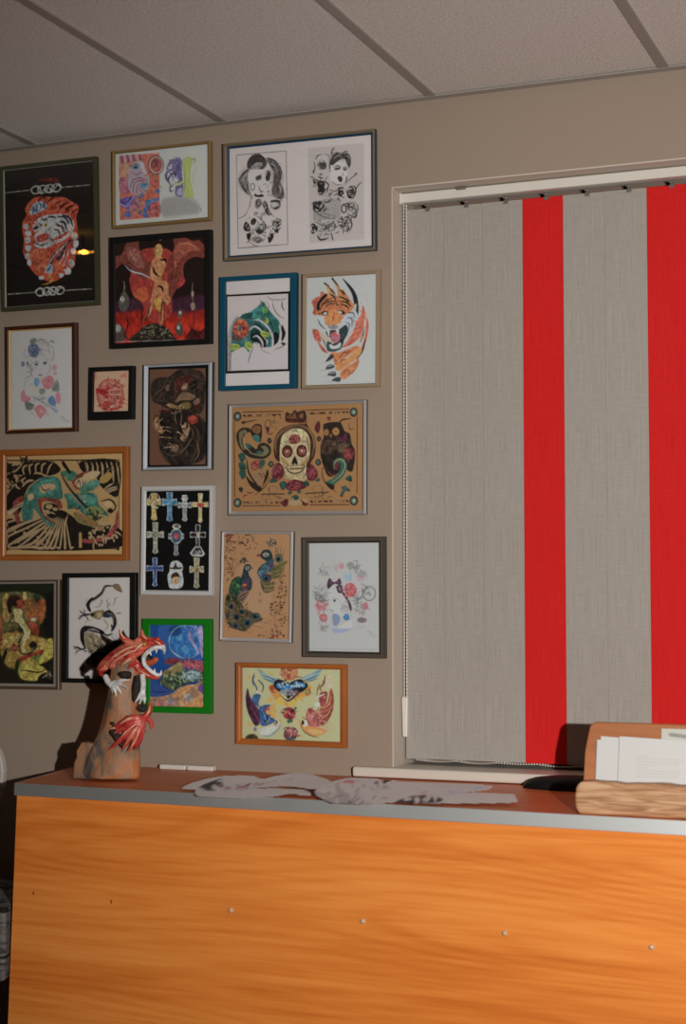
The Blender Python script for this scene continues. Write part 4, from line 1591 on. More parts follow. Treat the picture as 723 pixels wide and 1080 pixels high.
ART['swallow_flash'] = '''B a4a07a
v 243 693 5.784
k 2
p a4a07a 68 66 666 70 664 524 68 505
f 7a9aa0 165 72 210 110 262 125 300 150 270 165 200 130
f 7a9aa0 555 72 520 130 450 150 420 140 470 110
b 2c4450 5 170 75 230 112 300 135
b 2c4450 5 190 110 250 130 280 155
b 2c4450 5 200 130 240 145 270 155
b 2c4450 5 552 76 500 110 420 130
b 2c4450 5 540 110 490 130 450 142
b 2c4450 5 530 130 490 145 460 150
b b8c8c0 5 200 95 250 120 290 128
b b8c8c0 5 530 95 480 118 440 130
f b06a3a 305 75 330 70 400 70 410 100 390 135 350 140 315 125
n 8a3018 6 22 40 3 355 105 42 34
n d89a6a 5 16 36 4 355 105 42 30
k 4
f c08a30 235 180 290 160 310 230 350 280 400 240 440 160 490 180 480 220 440 250 400 270 355 300 310 285 270 260 240 210
f d0b030 270 270 310 240 330 290 300 290
f d0b030 350 300 380 250 400 290
f d0b030 400 265 430 240 440 260
f a84a24 235 180 262 170 280 215 250 215
f a84a24 455 220 480 190 490 225 465 235
b b8642c 12 300 230 270 262
b b8642c 12 410 230 440 270
k 2
f 3a2c40 300 230 350 260 400 225 440 200 400 240 352 272 320 250
f 241c20 262 165 280 140 310 138 345 165 380 145 420 135 460 150 470 180 440 210 390 220 352 255 330 225 285 205
f 2478a8 275 165 300 158 350 172 400 155 450 160 450 185 400 190 350 200 290 190
f 7c8c94 300 205 350 195 410 205 390 225 350 235 320 225
d c8dce0 8 22 5 365 170 80 18
d 0c1420 7 14 6 330 155 60 14
d 0c1420 7 12 7 410 195 40 14
b 0c1018 5 352 250 350 225 345 205
n 6a3040 5 12 30 8 380 215 40 18
e 8a9040 465 212 14 14
k 2
b 2c4868 9 145 95 135 140 160 190 150 215
b 2c4868 9 190 220 200 180 180 150 165 140
b 2c4868 7 140 180 135 140 150 110
f 2f5f88 140 230 165 225 185 235 170 280 180 310 150 290 130 265
b d8d8c8 8 140 205 170 212 200 230
f 4a2440 95 215 105 190 120 240 150 290 175 330 180 400 150 420 120 370 100 320 92 260
b 241428 6 100 230 125 290 170 330
b 241428 6 98 270 125 325 170 360
b 241428 6 105 310 130 350 170 385
b 8a3a4c 7 120 300 150 350 175 395
b 6a4a70 5 110 225 135 290 165 325
f 2c5a88 175 310 220 290 250 300 250 350 270 385 240 410 190 420 180 380
b 7aa0c0 7 190 320 210 360 215 405
b 7aa0c0 6 220 330 235 370 240 400
n 142c50 5 20 40 9 215 360 34 45
f 94485a 205 320 225 300 245 315 240 350 215 345
b 1c3c60 8 250 330 262 350 262 380
f c0c0b0 180 440 240 420 280 405 300 390 285 430 240 470 190 475 170 460
b 7a90a0 9 190 478 240 480 290 440 305 410
b a8a494 7 170 470 180 450 190 445
e 101418 275 398 12 12
e d0d8d8 272 398 5 7
f c09a50 296 382 315 380 304 400
b c0682c 6 262 405 275 420 290 410
d c89a40 14 9 10 250 330 30 50
e c8a048 240 262 18 15
e c8a048 115 412 16 12
e c8a048 112 126 10 14
e c8a048 262 350 16 14
e 7a6a8a 150 440 10 14
b 7a3038 9 575 110 570 160 545 185 555 210
b 7a3038 8 525 235 530 200 545 160
b 7a3038 6 580 120 565 150 560 180
f 94403c 545 220 590 215 580 280 560 300 540 290
b d8c8b8 9 515 250 550 235 575 225
f a05038 610 190 630 240 625 320 600 380 560 420 530 380 540 320 590 270
b 5a2020 5 620 220 610 290 560 320
b 5a2020 5 628 260 605 330 560 350
b 5a2020 5 622 310 590 370 560 380
b 5a2020 5 612 350 580 400 550 400
b d8a070 5 615 240 600 290 570 310
b d8a070 5 618 300 595 345 565 365
f b05a50 460 350 480 320 520 330 545 370 545 420 500 435 470 410
n 7a2428 5 22 40 11 510 370 44 46
n d89a8a 5 16 36 12 510 370 44 46
f 9a3a40 468 325 485 310 505 325 490 345
f d08c3c 425 400 470 420 540 430 590 450 540 480 480 475 440 440
f d8b060 470 440 540 445 560 465 500 470
b 5a3420 6 420 400 445 450 490 480 540 490
e d8d4c0 455 405 16 20
e 101418 440 400 9 14
f c09a50 405 380 432 392 425 408
n b09a70 5 16 26 13 590 430 30 30
d c8b0a0 8 14 14 600 150 20 40
e c8c8b8 530 290 16 16
k 2
f 8a2428 320 350 330 315 360 305 390 325 395 360 370 380 335 375
n 4a1018 5 14 34 15 357 342 34 32
n c06a60 5 10 30 16 357 342 34 30
f 3a5a40 345 385 362 380 375 375 378 395 350 405
f 3a5a40 320 318 335 312 330 330
f 3a5a40 390 305 405 310 392 325
f 2c2c40 325 460 345 430 390 432 410 455 395 500 350 508 328 490
n a04a40 7 22 36 17 368 465 34 28
n d8a090 5 10 28 18 368 460 32 26
f 3a5a58 340 495 365 490 390 500 370 512
b 3a3020 6 320 440 340 430 350 440
f 4a4028 90 500 100 478 130 468 160 480 168 505 120 508
n 2a2010 4 14 24 19 128 490 30 14
d c89a48 6 22 20 360 250 230 180
'''
# ---------------------------------------------------------------- small 2-D painter for the flat prints
def s2l(c):
    c = np.asarray(c, float)
    return np.where(c <= .04045, c/12.92, ((c+.055)/1.055)**2.4)
def hexc(h):
    return s2l([int(h[i:i+2], 16)/255 for i in (0, 2, 4)])
def smooth(P, closed, n=5):
    P = np.asarray(P, float); m = len(P)
    if m < 3: return P
    if closed: Q = np.vstack([P[-1:], P, P[:2]]); segs = m
    else: Q = np.vstack([2*P[0]-P[1], P, 2*P[-1]-P[-2]]); segs = m-1
    t = np.linspace(0, 1, n, endpoint=False)[:, None]
    out = []
    for i in range(segs):
        a, b, c, d = Q[i:i+4]
        out.append(.5*((2*b)+(c-a)*t+(2*a-5*b+4*c-d)*t*t+(3*b-a-3*c+d)*t**3))
    if not closed: out.append(P[-1:])
    return np.vstack(out)
class Canvas:
    """colour grid; to_uv maps art coordinates to metres on the sheet, x right, y down from the top-left corner"""
    def __init__(s, w, h, ppm, to_uv, asp=1.):
        s.nx = max(8, int(round(w*ppm))); s.ny = max(8, int(round(h*ppm*asp)))
        s.kx = (s.nx-1)/w; s.ky = (s.ny-1)/h; s.k = .5*(s.kx+s.ky)
        s.to_uv = to_uv; s.img = np.ones((s.ny, s.nx, 3))*.5
        s.off = (0, 0); s.sc = 1.; s.soft = 1.
    def pts(s, P):
        P = np.asarray(P, float).reshape(-1, 2)/s.sc+np.array(s.off)
        return s.to_uv(P)*np.array([s.kx, s.ky])
    def pxscale(s, x, y):
        a = s.pts([x, y, x+10, y, x, y+10])
        return .5*(np.linalg.norm(a[1]-a[0])+np.linalg.norm(a[2]-a[0]))/10
    def put(s, box, m, col):
        x0, x1, y0, y1 = box
        v = s.img[y0:y1, x0:x1]
        v += m[..., None]*(col-v)
    def box(s, P, pad):
        x0 = max(0, int(P[:, 0].min()-pad)); x1 = min(s.nx, int(P[:, 0].max()+pad)+2)
        y0 = max(0, int(P[:, 1].min()-pad)); y1 = min(s.ny, int(P[:, 1].max()+pad)+2)
        return (x0, x1, y0, y1) if x1 > x0 and y1 > y0 else None
    def dist(s, b, P, Q, wa=None, wb=None):
        X, Y = np.meshgrid(np.arange(b[0], b[1]), np.arange(b[2], b[3]))
        G = np.stack([X, Y], -1)[:, :, None, :].astype(np.float32)
        P = P.astype(np.float32); Q = Q.astype(np.float32)
        d = Q-P; L = (d*d).sum(-1)+1e-9
        t = np.clip(((G-P)*d).sum(-1)/L, 0, 1)
        D = np.sqrt((((P+t[..., None]*d)-G)**2).sum(-1))
        if wa is not None: D = D-(wa+(wb-wa)*t)
        return D.min(-1), X, Y
    def fill(s, P, col):
        P = s.pts(P) if not isinstance(P, tuple) else P[0]
        sf = max(.7, s.soft_px)
        b = s.box(P, sf+1)
        if not b: return
        Q = np.roll(P, -1, 0)
        D, X, Y = s.dist(b, P, Q)
        ins = np.zeros(X.shape, bool)
        for (ax, ay), (bx, by) in zip(P, Q):
            if ay != by:
                c = (ay > Y) != (by > Y)
                ins ^= c & (X < (bx-ax)*(Y-ay)/(by-ay)+ax)
        D = np.where(ins, -D, D)
        t = np.clip(.5-D/(2*sf), 0, 1)
        s.put(b, t*t*(3-2*t) if sf > 1.5 else t, col)
    def stroke(s, P, w, col):
        P = P[0] if isinstance(P, tuple) else s.pts(P)
        w = np.broadcast_to(w, (len(P),))
        sf = max(.7, s.soft_px)
        b = s.box(P, w.max()+sf+1)
        if not b: return
        D, _, _ = s.dist(b, P[:-1], P[1:], w[:-1], w[1:])
        peak = min(1, .35+w.max()/.8)
        s.put(b, np.clip(.5-D/(2*sf), 0, 1)*peak, col)
    def ell(s, v, n=22):
        cx, cy, rx, ry = v[:4]; r = math.radians(v[4]) if len(v) > 4 else 0
        a = np.linspace(0, 2*math.pi, n, endpoint=False)
        x = rx*np.cos(a); y = ry*np.sin(a)
        return np.stack([cx+x*math.cos(r)-y*math.sin(r), cy+x*math.sin(r)+y*math.cos(r)], 1)
    def run(s, text, gain, sat=.84, dim=.92, grain=0.):
        s.soft_px = .7; kk = 1.
        def cap(c):
            return np.maximum(c*min(1, .86/max(c)), 0)
        def mute(c):
            l = c@np.array([.3, .55, .15]); return cap((l+(c-l)*sat)*dim*gain)
        bg = None
        for line in text.strip().split('\n'):
            q = line.split(); op = q[0]
            if op == 'v':
                s.off = (float(q[1]), float(q[2])); s.sc = float(q[3]); continue
            if op == 'k':
                kk = float(q[1]); continue
            if op == 'B':
                bg = cap(hexc(q[1])*gain); s.img[:] = bg; continue
            g = lambda h: mute(hexc(h))
            col = g(q[1])
            if op == 'c':
                inn = g(q[2]); v = [float(a) for a in q[3:9]]
                cx, t, bo, ay, aw, th = v
                s.soft_px = max(.7, kk*s.pxscale(cx, ay)*.5)
                for c2, e in ((col, 0), (inn, 9)):
                    h = th/2-e*.5
                    for ex, ey in ((cx, t+h*1.2), (cx-aw/2+h*1.2, ay), (cx+aw/2-h*1.2, ay), (cx, bo-h*1.2)):
                        s.fill(s.ell([ex, ey, h*1.25, h*1.25], 10).ravel(), c2)
                    s.fill([cx-h*1.3, t+e, cx+h*1.3, t+e, cx+h, ay, cx+h*.9, bo-e-30, cx+h*1.4, bo-e-14, cx, bo-e, cx-h*1.4, bo-e-14, cx-h*.9, bo-e-30, cx-h, ay], c2)
                    a = aw/2-e
                    s.fill([cx-a, ay-h*1.4, cx-a+14, ay-h*1.5, cx-h, ay-h, cx+h, ay-h, cx+a-14, ay-h*1.5, cx+a, ay-h*1.4, cx+a, ay+h*1.4, cx+a-14, ay+h*1.5, cx+h, ay+h, cx-h, ay+h, cx-a+14, ay+h*1.5, cx-a, ay+h*1.4], c2)
                continue
            v = [float(a) for a in q[2:]]
            P0 = v[:2] if op in 'fpe' else v[1:3] if op in 'ltboR' else v[4:6]
            ps = s.pxscale(*P0)
            s.soft_px = max(.7, kk*ps*.6)
            if op == 'f': s.fill(smooth(np.reshape(v, (-1, 2)), True).ravel(), col)
            elif op == 'p': s.fill(v, cap(hexc(q[1])*gain))
            elif op == 'e': s.fill(s.ell(v).ravel(), col)
            elif op == 'o':
                P = s.ell(v[1:]); s.stroke(np.vstack([P, P[:1]]).ravel(), v[0]*ps/2, col)
            elif op in 'ltb':
                P = np.reshape(v[1:], (-1, 2))
                if op != 'l': P = smooth(P, False)
                u = np.linspace(0, 1, len(P))
                w = {'l': 1+0*u, 't': 1-.85*u, 'b': .25+.75*np.sin(math.pi*u)**.6}[op]
                s.stroke(P.ravel(), w*v[0]*ps/2, col)
            elif op == 'R':
                w, cx, cy, rx, ry, seed = v; rg = np.random.RandomState(int(seed)+int(cx))
                for k_ in range(11):
                    r = .12+.085*k_; a0 = rg.rand()*6.28; da = 1.2+1.6*rg.rand(); a = np.linspace(a0, a0+da, 8)
                    rr = r*(1+.15*np.sin(a*3+k_))
                    s.stroke(np.stack([cx+rx*rr*np.cos(a), cy+ry*rr*np.sin(a)], 1).ravel(), w*ps/2*(.3+np.sin(np.linspace(0, 3.14, 8))), col)
            elif op in 'nd':
                if op == 'n': w, n, L, seed, cx, cy, rx, ry = v
                else: w, n, seed, cx, cy, rx, ry = v
                rg = np.random.RandomState(int(seed)*7+int(cx))
                for _ in range(int(n)):
                    a = rg.rand()*6.283; r = rg.rand()**.5
                    x = cx+rx*r*math.cos(a); y = cy+ry*r*math.sin(a)
                    if op == 'd':
                        s.fill(s.ell([x, y, w*(.6+.6*rg.rand()), w*(.5+.5*rg.rand()), 180*rg.rand()], 8).ravel(), col)
                    else:
                        th = rg.rand()*6.283; cv = (rg.rand()-.5)*2.4; Q = []
                        for i in range(5):
                            Q.append((x, y)); x += L*.25*math.cos(th); y += L*.25*math.sin(th); th += cv*.5
                        s.stroke(np.array(Q).ravel(), w*ps/2*np.array([.4, 1, 1, .8, .3]), col)
        if grain and bg is not None:
            rg = np.random.RandomState(5); n = np.zeros((s.ny, s.nx))
            for st, am in ((2, .5), (4, .55), (8, .35)):
                t = rg.randn(s.ny//st+3, s.nx//st+3)
                y = np.arange(s.ny)/st; x = np.arange(s.nx)/st
                yi = y.astype(int); xi = x.astype(int); fy = (y-yi)[:, None]; fx = (x-xi)[None]
                fy = fy*fy*(3-2*fy); fx = fx*fx*(3-2*fx)
                g4 = lambda a, b: t[yi+a][:, xi+b]
                n += am*((g4(0, 0)*(1-fx)+g4(0, 1)*fx)*(1-fy)+(g4(1, 0)*(1-fx)+g4(1, 1)*fx)*fy)
            d = np.abs(s.img-bg).sum(-1)/(bg.sum()+.02); msk = np.clip((d-.30)*3, .0, 1)
            s.img *= np.exp(np.clip(n*grain*msk, -1.6, .9))[..., None]
            np.clip(s.img, 0, .88, out=s.img)
# name of the art, centre x, centre z, width, height, in-plane turn, forward lean, frame kind, rail widths (left, right, top, bottom)
PICS = [
 ('flaming_tiger', -2.5191,2.3735,.3220,.4207,-.0055,.0540, 'olive', (.014,.013,.013,.013)),
 ('dots_face_pair', -2.1600,2.4842,.3098,.2202,-.0077,.0348, 'gold', (.008,.010,.008,.010)),
 ('winged_warrior', -2.1596,2.1891,.3168,.3137,-.0120,.0374, 'black_box', (.015,.018,.016,.014)),
 ('ink_women', -1.7408,2.4133,.4455,.3213,-.0137,.0476, 'blue_gold', (.017,.013,.014,.014)),
 ('shoulder_tattoo', -1.8606,2.0524,.2282,.3114,-.0151,.0252, 'teal', (.0165,.018,.0125,.0125)),
 ('roaring_tiger', -1.6188,2.0437,.2209,.3080,-.0189,.0279, 'champagne', (.010,.012,.010,.010)),
 ('girl_with_roses', -2.5438,1.9607,.2345,.3097,-.0073,.0367, 'mahogany', (.014,.016,.014,.013)),
 ('red_seal', -2.3154,1.9083,.1417,.1498,-.0173,.0150, 'black_deep', (.0135,.0135,.0125,.0235)),
 ('brown_dragon_sleeve', -2.1064,1.8330,.2156,.2956,-.0132,.0163, 'chrome', (.015,.0145,.0075,.010)),
 ('green_dragon', -2.4698,1.5989,.4235,.3193,-.0090,.0230, 'pine', (.0235,.019,.020,.018)),
 ('sugar_skull', -1.7484,1.7057,.4018,.3030,-.0131,.0216, 'steel', (.0095,.0105,.009,.011)),
 ('ten_crosses', -2.1054,1.4912,.2207,.2999,-.0127,.0108, 'white', (.0125,.0125,.0135,.0135)),
 ('peacocks', -1.8655,1.3641,.2124,.2983,-.0220,.0081, 'silver', (.007,.009,.007,.010)),
 ('pastel_bow_lady', -1.6112,1.3355,.2334,.3174,-.0048,.0170, 'pewter', (.017,.018,.016,.016)),
 ('flame_mermaid', -2.6140,1.2293,.2731,.3109,.0071,0.0, 'bronze', (.022,.022,.011,.016)),
 ('ink_dragon', -2.3493,1.2499,.2336,.3080,.0019,0.0, 'black_slim', (.017,.018,.0135,.0125)),
 ('blue_planet', -2.1035,1.1482,.2109,.2569,.0010,.0090, 'green', (.021,.022,.017,.017)),
 ('swallow_flash', -1.7638,1.0503,.3187,.2183,-.0037,.0100, 'oak', (.0165,.018,.0135,.0155)),
]
# ---------------------------------------------------------------- mesh helpers
def link(name, me, m=None, parent=None, smooth_=False):
    o = bpy.data.objects.new(name, me); COL.objects.link(o)
    if m is not None:
        for k in (m if isinstance(m, (list, tuple)) else [m]): me.materials.append(k)
    if parent is not None: o.parent = parent
    if smooth_:
        me.polygons.foreach_set('use_smooth', [True]*len(me.polygons))
    return o
def tag(o, label, cat, group=None):
    o['label'] = label; o['category'] = cat
    if group: o['group'] = group
    return o
def struct(o): o['kind'] = 'structure'; return o
def empty(name, loc=(0, 0, 0), rot=(0, 0, 0)):
    o = bpy.data.objects.new(name, None); COL.objects.link(o); o.location = loc; o.rotation_euler = rot
    o.empty_display_size = .05; return o
class MB:
    def __init__(s): s.v = []; s.f = []; s.mi = []
    def add(s, v, f, mi=0):
        n = len(s.v); s.v += [tuple(map(float, p)) for p in v]; s.f += [tuple(i+n for i in q) for q in f]; s.mi += [mi]*len(f)
        return s
    def box(s, x0, x1, y0, y1, z0, z1, mi=0):
        return s.add([(x0,y0,z0),(x1,y0,z0),(x1,y1,z0),(x0,y1,z0),(x0,y0,z1),(x1,y0,z1),(x1,y1,z1),(x0,y1,z1)],
                     [(3,2,1,0),(4,5,6,7),(0,1,5,4),(1,2,6,5),(2,3,7,6),(3,0,4,7)], mi)
    def prism(s, poly, z0, z1, axis='z', mi=0):
        """poly of 2-D points extruded along an axis"""
        n = len(poly)
        def P(p, z): return (p[0], p[1], z) if axis == 'z' else (p[0], z, p[1]) if axis == 'y' else (z, p[0], p[1])
        v = [P(p, z0) for p in poly]+[P(p, z1) for p in poly]
        f = [tuple(range(n))[::-1], tuple(range(n, 2*n))]+[(i, (i+1) % n, n+(i+1) % n, n+i) for i in range(n)]
        return s.add(v, f, mi)
    def tube(s, P, R, n=8, mi=0, flat=1.0):
        P = [Vector(p) for p in P]; m = len(P); R = [R]*m if isinstance(R, (int, float)) else R
        V = []; up = Vector((0, 0, 1))
        a = None
        for i in range(m):
            t = (P[min(i+1, m-1)]-P[max(i-1, 0)]).normalized()
            if a is None: a = t.cross(up if abs(t.z) < .9 else Vector((1, 0, 0))).normalized()
            a = (a-t*a.dot(t)).normalized(); b = t.cross(a)
            for k in range(n):
                th = 2*math.pi*k/n; V.append(P[i]+a*(R[i]*math.cos(th)*flat)+b*(R[i]*math.sin(th)))
        F = [(i*n+k, i*n+(k+1) % n, (i+1)*n+(k+1) % n, (i+1)*n+k) for i in range(m-1) for k in range(n)]
        F += [tuple(range(n))[::-1], tuple(range((m-1)*n, m*n))]
        return s.add(V, F, mi)
    def ball(s, c, r, nu=8, nv=6, mi=0):
        r = (r, r, r) if isinstance(r, (int, float)) else r
        V = [(c[0], c[1], c[2]-r[2])]; F = []
        for j in range(1, nv):
            ph = -math.pi/2+math.pi*j/nv
            for k in range(nu):
                th = 2*math.pi*k/nu
                V.append((c[0]+r[0]*math.cos(ph)*math.cos(th), c[1]+r[1]*math.cos(ph)*math.sin(th), c[2]+r[2]*math.sin(ph)))
        V.append((c[0], c[1], c[2]+r[2])); e = len(V)-1
        for k in range(nu):
            F.append((0, 1+(k+1) % nu, 1+k)); F.append((e, e-nu+k, e-nu+(k+1) % nu))
            for j in range(nv-2): F.append((1+j*nu+k, 1+j*nu+(k+1) % nu, 1+(j+1)*nu+(k+1) % nu, 1+(j+1)*nu+k))
        return s.add(V, F, mi)
    def build(s, name, m, parent=None, smooth_=False, bevel=0., seg=2):
        me = bpy.data.meshes.new(name); me.from_pydata(s.v, [], s.f)
        bm = bmesh.new(); bm.from_mesh(me); bmesh.ops.recalc_face_normals(bm, faces=bm.faces); bm.to_mesh(me); bm.free()
        o = link(name, me, m, parent, smooth_)
        if any(s.mi): me.polygons.foreach_set('material_index', s.mi)
        if bevel:
            b = o.modifiers.new('bevel', 'BEVEL'); b.width = bevel; b.segments = seg; b.limit_method = 'ANGLE'
        return o

def color_mat(name, rough=.5, spec=.4):
    m = bpy.data.materials.new(name); m.use_nodes = True; nt = m.node_tree; b = nt.nodes['Principled BSDF']
    b.inputs['Roughness'].default_value = rough; b.inputs['Specular IOR Level'].default_value = spec
    a = nt.nodes.new('ShaderNodeAttribute'); a.attribute_name = 'ink'
    nt.links.new(a.outputs['Color'], b.inputs['Base Color']); return m
print_m = color_mat('printed_paper', .6, .3)
def grid_sheet(name, cv, place, parent, m=print_m, keep=None):
    """a printed sheet: one vertex per ink dot of the canvas cv; place(u, v) -> xyz arrays"""
    nx, ny = cv.nx, cv.ny
    U, Vv = np.meshgrid(np.arange(nx)/cv.kx, np.arange(ny)/cv.ky)
    co = place(U, Vv).reshape(-1, 3)
    i = np.arange(nx*ny).reshape(ny, nx)
    F = np.stack([i[:-1, :-1], i[1:, :-1], i[1:, 1:], i[:-1, 1:]], -1).reshape(-1, 4)
    if keep is not None:
        k = keep(U, Vv); k = (k[:-1, :-1]+0+k[1:, :-1]+k[1:, 1:]+k[:-1, 1:]) >= 3
        F = F[k.ravel()]
    col = cv.img.reshape(-1, 3)
    us = np.unique(F); mp = np.zeros(nx*ny, int); mp[us] = np.arange(len(us)); co = co[us]; col = col[us]; F = mp[F]
    me = bpy.data.meshes.new(name); me.vertices.add(len(co)); me.vertices.foreach_set('co', co.astype(np.float32).ravel())
    n = len(F); me.loops.add(n*4); me.loops.foreach_set('vertex_index', F.astype(np.int32).ravel())
    me.polygons.add(n); me.polygons.foreach_set('loop_start', np.arange(0, 4*n, 4, dtype=np.int32))
    me.update(calc_edges=True)
    at = me.color_attributes.new('ink', 'FLOAT_COLOR', 'POINT')
    at.data.foreach_set('color', np.hstack([col, np.ones((len(col), 1))]).astype(np.float32).ravel())
    return link(name, me, m, parent, True)

# ---------------------------------------------------------------- the room
CEIL = 2.643
XL, XR, YF = -4.7, 2.6, -6.0
OX0, OX1, OZ0, OZ1 = -1.482, -.10, .868, 2.418           # window opening
struct(MB().box(XL, XR, YF, .25, -.1, 0).build('floor', floor_m))
w = MB()
w.box(XL, OX0, 0, .25, 0, CEIL+.1); w.box(OX1, XR, 0, .25, 0, CEIL+.1)
w.box(OX0, OX1, 0, .25, 0, OZ0); w.box(OX0, OX1, 0, .25, OZ1, CEIL+.1)
struct(w.build('wall_back', wall_m))
struct(MB().box(XL-.1, XL, YF, .25, 0, CEIL+.1).build('wall_left', wall_m))
struct(MB().box(XR, XR+.1, YF, .25, 0, CEIL+.1).build('wall_right', wall_m))
struct(MB().box(XL-.1, XR+.1, YF-.1, YF, 0, CEIL+.1).build('wall_front', wall_m))
# ceiling: slab above, tiles laid on a grid of bars
ceil = struct(MB().box(XL-.1, XR+.1, YF-.1, .25, CEIL+.06, CEIL+.1).build('ceiling', bar_m))
BP = .607; xs = [-.757+BP*k for k in range(-7, 6)]
xs = [x for x in xs if XL < x < XR]; ys = [-1.19*k-1.19 for k in range(0, 4)]
for x in xs: MB().box(x-.012, x+.012, YF, -.002, CEIL-.001, CEIL+.03).build('grid_bar', bar_m, ceil)
for y in ys:
    MB().box(XL, XR, y-.012, y+.012, CEIL, CEIL+.028).build('grid_bar', bar_m, ceil)
ex = [XL]+xs+[XR]; ey = [-.004]+ys+[YF]
tile_cache = {}
for a, b in zip(ex[:-1], ex[1:]):
    for c, d in zip(ey[:-1], ey[1:]):
        if b-a < .05 or c-d < .05: continue
        key = (round(b-a, 3), round(c-d, 3))
        cx, cy = (a+b)/2, (c+d)/2
        if key not in tile_cache:
            hx, hy = (b-a)/2-.006, (c-d)/2-.006
            o = MB().box(-hx, hx, -hy, hy, 0, .014).build('ceiling_tile', tile_m, ceil, bevel=.002, seg=1); tile_cache[key] = o.data
        else: o = link('ceiling_tile', tile_cache[key], None, ceil)
        o.location = (cx, cy, CEIL+.004)
t1 = MB().prism([(0, CEIL-.004), (-.022, CEIL-.002), (-.022, CEIL+.001), (-.002, CEIL+.001), (-.002, CEIL+.03), (0, CEIL+.03)], XL, XR, 'x')
struct(t1.build('trim_1', bar_m))
# window
win = struct(empty('window_1', (OX0, 0, OZ0)))
def wpart(mb, name, m, **k):
    for i, p in enumerate(mb.v): mb.v[i] = (p[0]-OX0, p[1], p[2]-OZ0)
    return mb.build(name, m, win, **k)
wpart(MB().box(OX0, OX0+.004, .0005, .16, .893, OZ1), 'reveal', reveal_m)
wpart(MB().box(OX1-.004, OX1, .0005, .16, .893, OZ1), 'reveal', reveal_m)
wpart(MB().box(OX0+.004, OX1-.004, .0005, .16, OZ1-.004, OZ1), 'reveal', reveal_m)
wpart(MB().prism([(-1.580, -.036), (OX1+.1, -.036), (OX1+.1, -.0005), (OX1-.004, -.0005), (OX1-.004, .16), (OX0+.004, .16), (OX0+.004, -.0005), (-1.580, -.0005)], .8705, .896), 'sill', sill_m, bevel=.006, seg=3)
f = MB(); f.box(OX0+.004, OX1-.004, .16, .22, 2.30, OZ1-.004); f.box(OX0+.004, OX1-.004, .16, .22, .897, .96)
f.box(OX0+.004, OX0+.06, .16, .22, .96, 2.30); f.box(OX1-.06, OX1-.004, .16, .22, .96, 2.30); f.box(-.83, -.77, .165, .215, .96, 2.30)
wpart(f, 'window_frame', glass_dark)
def glass_mat(name, rough, tint=(1, 1, 1), k=1.):
    m = bpy.data.materials.new(name); m.use_nodes = True; nt = m.node_tree; N = nt.nodes; L = nt.links
    N.remove(N['Principled BSDF']); o = N['Material Output']
    t = N.new('ShaderNodeBsdfTransparent'); t.inputs[0].default_value = (*tint, 1)
    g = N.new('ShaderNodeBsdfGlossy'); g.inputs['Roughness'].default_value = rough
    lw = N.new('ShaderNodeFresnel'); lw.inputs[0].default_value = 1.45
    ml = N.new('ShaderNodeMath'); ml.operation = 'MULTIPLY'; ml.inputs[1].default_value = k; L.new(lw.outputs[0], ml.inputs[0])
    mx = N.new('ShaderNodeMixShader'); L.new(ml.outputs[0], mx.inputs[0]); L.new(t.outputs[0], mx.inputs[1]); L.new(g.outputs[0], mx.inputs[2])
    L.new(mx.outputs[0], o.inputs[0]); return m
glass_m = glass_mat('picture_glass', .012, (.97, .97, .97), 1.3)
wpart(MB().box(OX0+.06, -.83, .188, .192, .96, 2.30), 'pane', glass_m)
wpart(MB().box(-.77, OX1-.06, .188, .192, .96, 2.30), 'pane', glass_m)

# ---------------------------------------------------------------- vertical blind
def fabric(name, c1, c2):
    m = bpy.data.materials.new(name); m.use_nodes = True; nt = m.node_tree; N = nt.nodes; L = nt.links
    b = N['Principled BSDF']; b.inputs['Roughness'].default_value = .85; b.inputs['Specular IOR Level'].default_value = .15
    tc = N.new('ShaderNodeTexCoord'); outs = []
    for sc, wt in (((420, 1, 7), .32), ((22, 1, 340), .16), ((1500, 1, 30), .34), ((50, 1, 1300), .18)):
        mp = N.new('ShaderNodeMapping'); mp.inputs['Scale'].default_value = sc; L.new(tc.outputs['Object'], mp.inputs[0])
        n = N.new('ShaderNodeTexNoise'); n.inputs['Scale'].default_value = 1; n.inputs['Detail'].default_value = 2; L.new(mp.outputs[0], n.inputs['Vector']); outs.append((n.outputs[0], wt))
    ad = None
    for o, wt in outs:
        k = N.new('ShaderNodeMath'); k.operation = 'MULTIPLY'; k.inputs[1].default_value = wt; L.new(o, k.inputs[0])
        if ad is None: ad = k.outputs[0]
        else:
            a = N.new('ShaderNodeMath'); L.new(ad, a.inputs[0]); L.new(k.outputs[0], a.inputs[1]); ad = a.outputs[0]
    r = ramp_node(nt, [(.40, c2), (.58, c1)]); L.new(ad, r.inputs[0]); L.new(r.outputs[0], b.inputs['Base Color'])
    bp = N.new('ShaderNodeBump'); bp.inputs['Strength'].default_value = .25; bp.inputs['Distance'].default_value = .0006
    L.new(ad, bp.inputs['Height']); L.new(bp.outputs[0], b.inputs['Normal'])
    return m
grey_f = fabric('grey_woven_fabric', (.43, .395, .355), (.33, .30, .268))
red_f = fabric('red_woven_fabric', (.72, .022, .020), (.60, .013, .013))
RX0 = -1.476
bl = empty('vertical_blind', (RX0, .05, 2.384))
tag(bl, 'vertical blind of wide grey and red fabric vanes in the window recess', 'blind')
def bpart(mb, name, m, parent=bl, **k):
    for i, p in enumerate(mb.v): mb.v[i] = (p[0]-RX0, p[1]-.05, p[2]-2.384)
    return mb.build(name, m, parent, **k)
bpart(MB().box(RX0, OX1-.01, .050, .095, 2.386, 2.411), 'headrail', white_m, bevel=.003)
bpart(MB().box(RX0-.0015, RX0+.004, .047, .098, 2.383, 2.413), 'end_cap', white_m, bevel=.002)
bpart(MB().box(-1.318, -1.292, .044, .10, 2.4055, 2.4135), 'bracket', clip_m, bevel=.001)
bpart(MB().box(-.62, -.594, .044, .10, 2.4055, 2.4135), 'bracket', clip_m, bevel=.001)
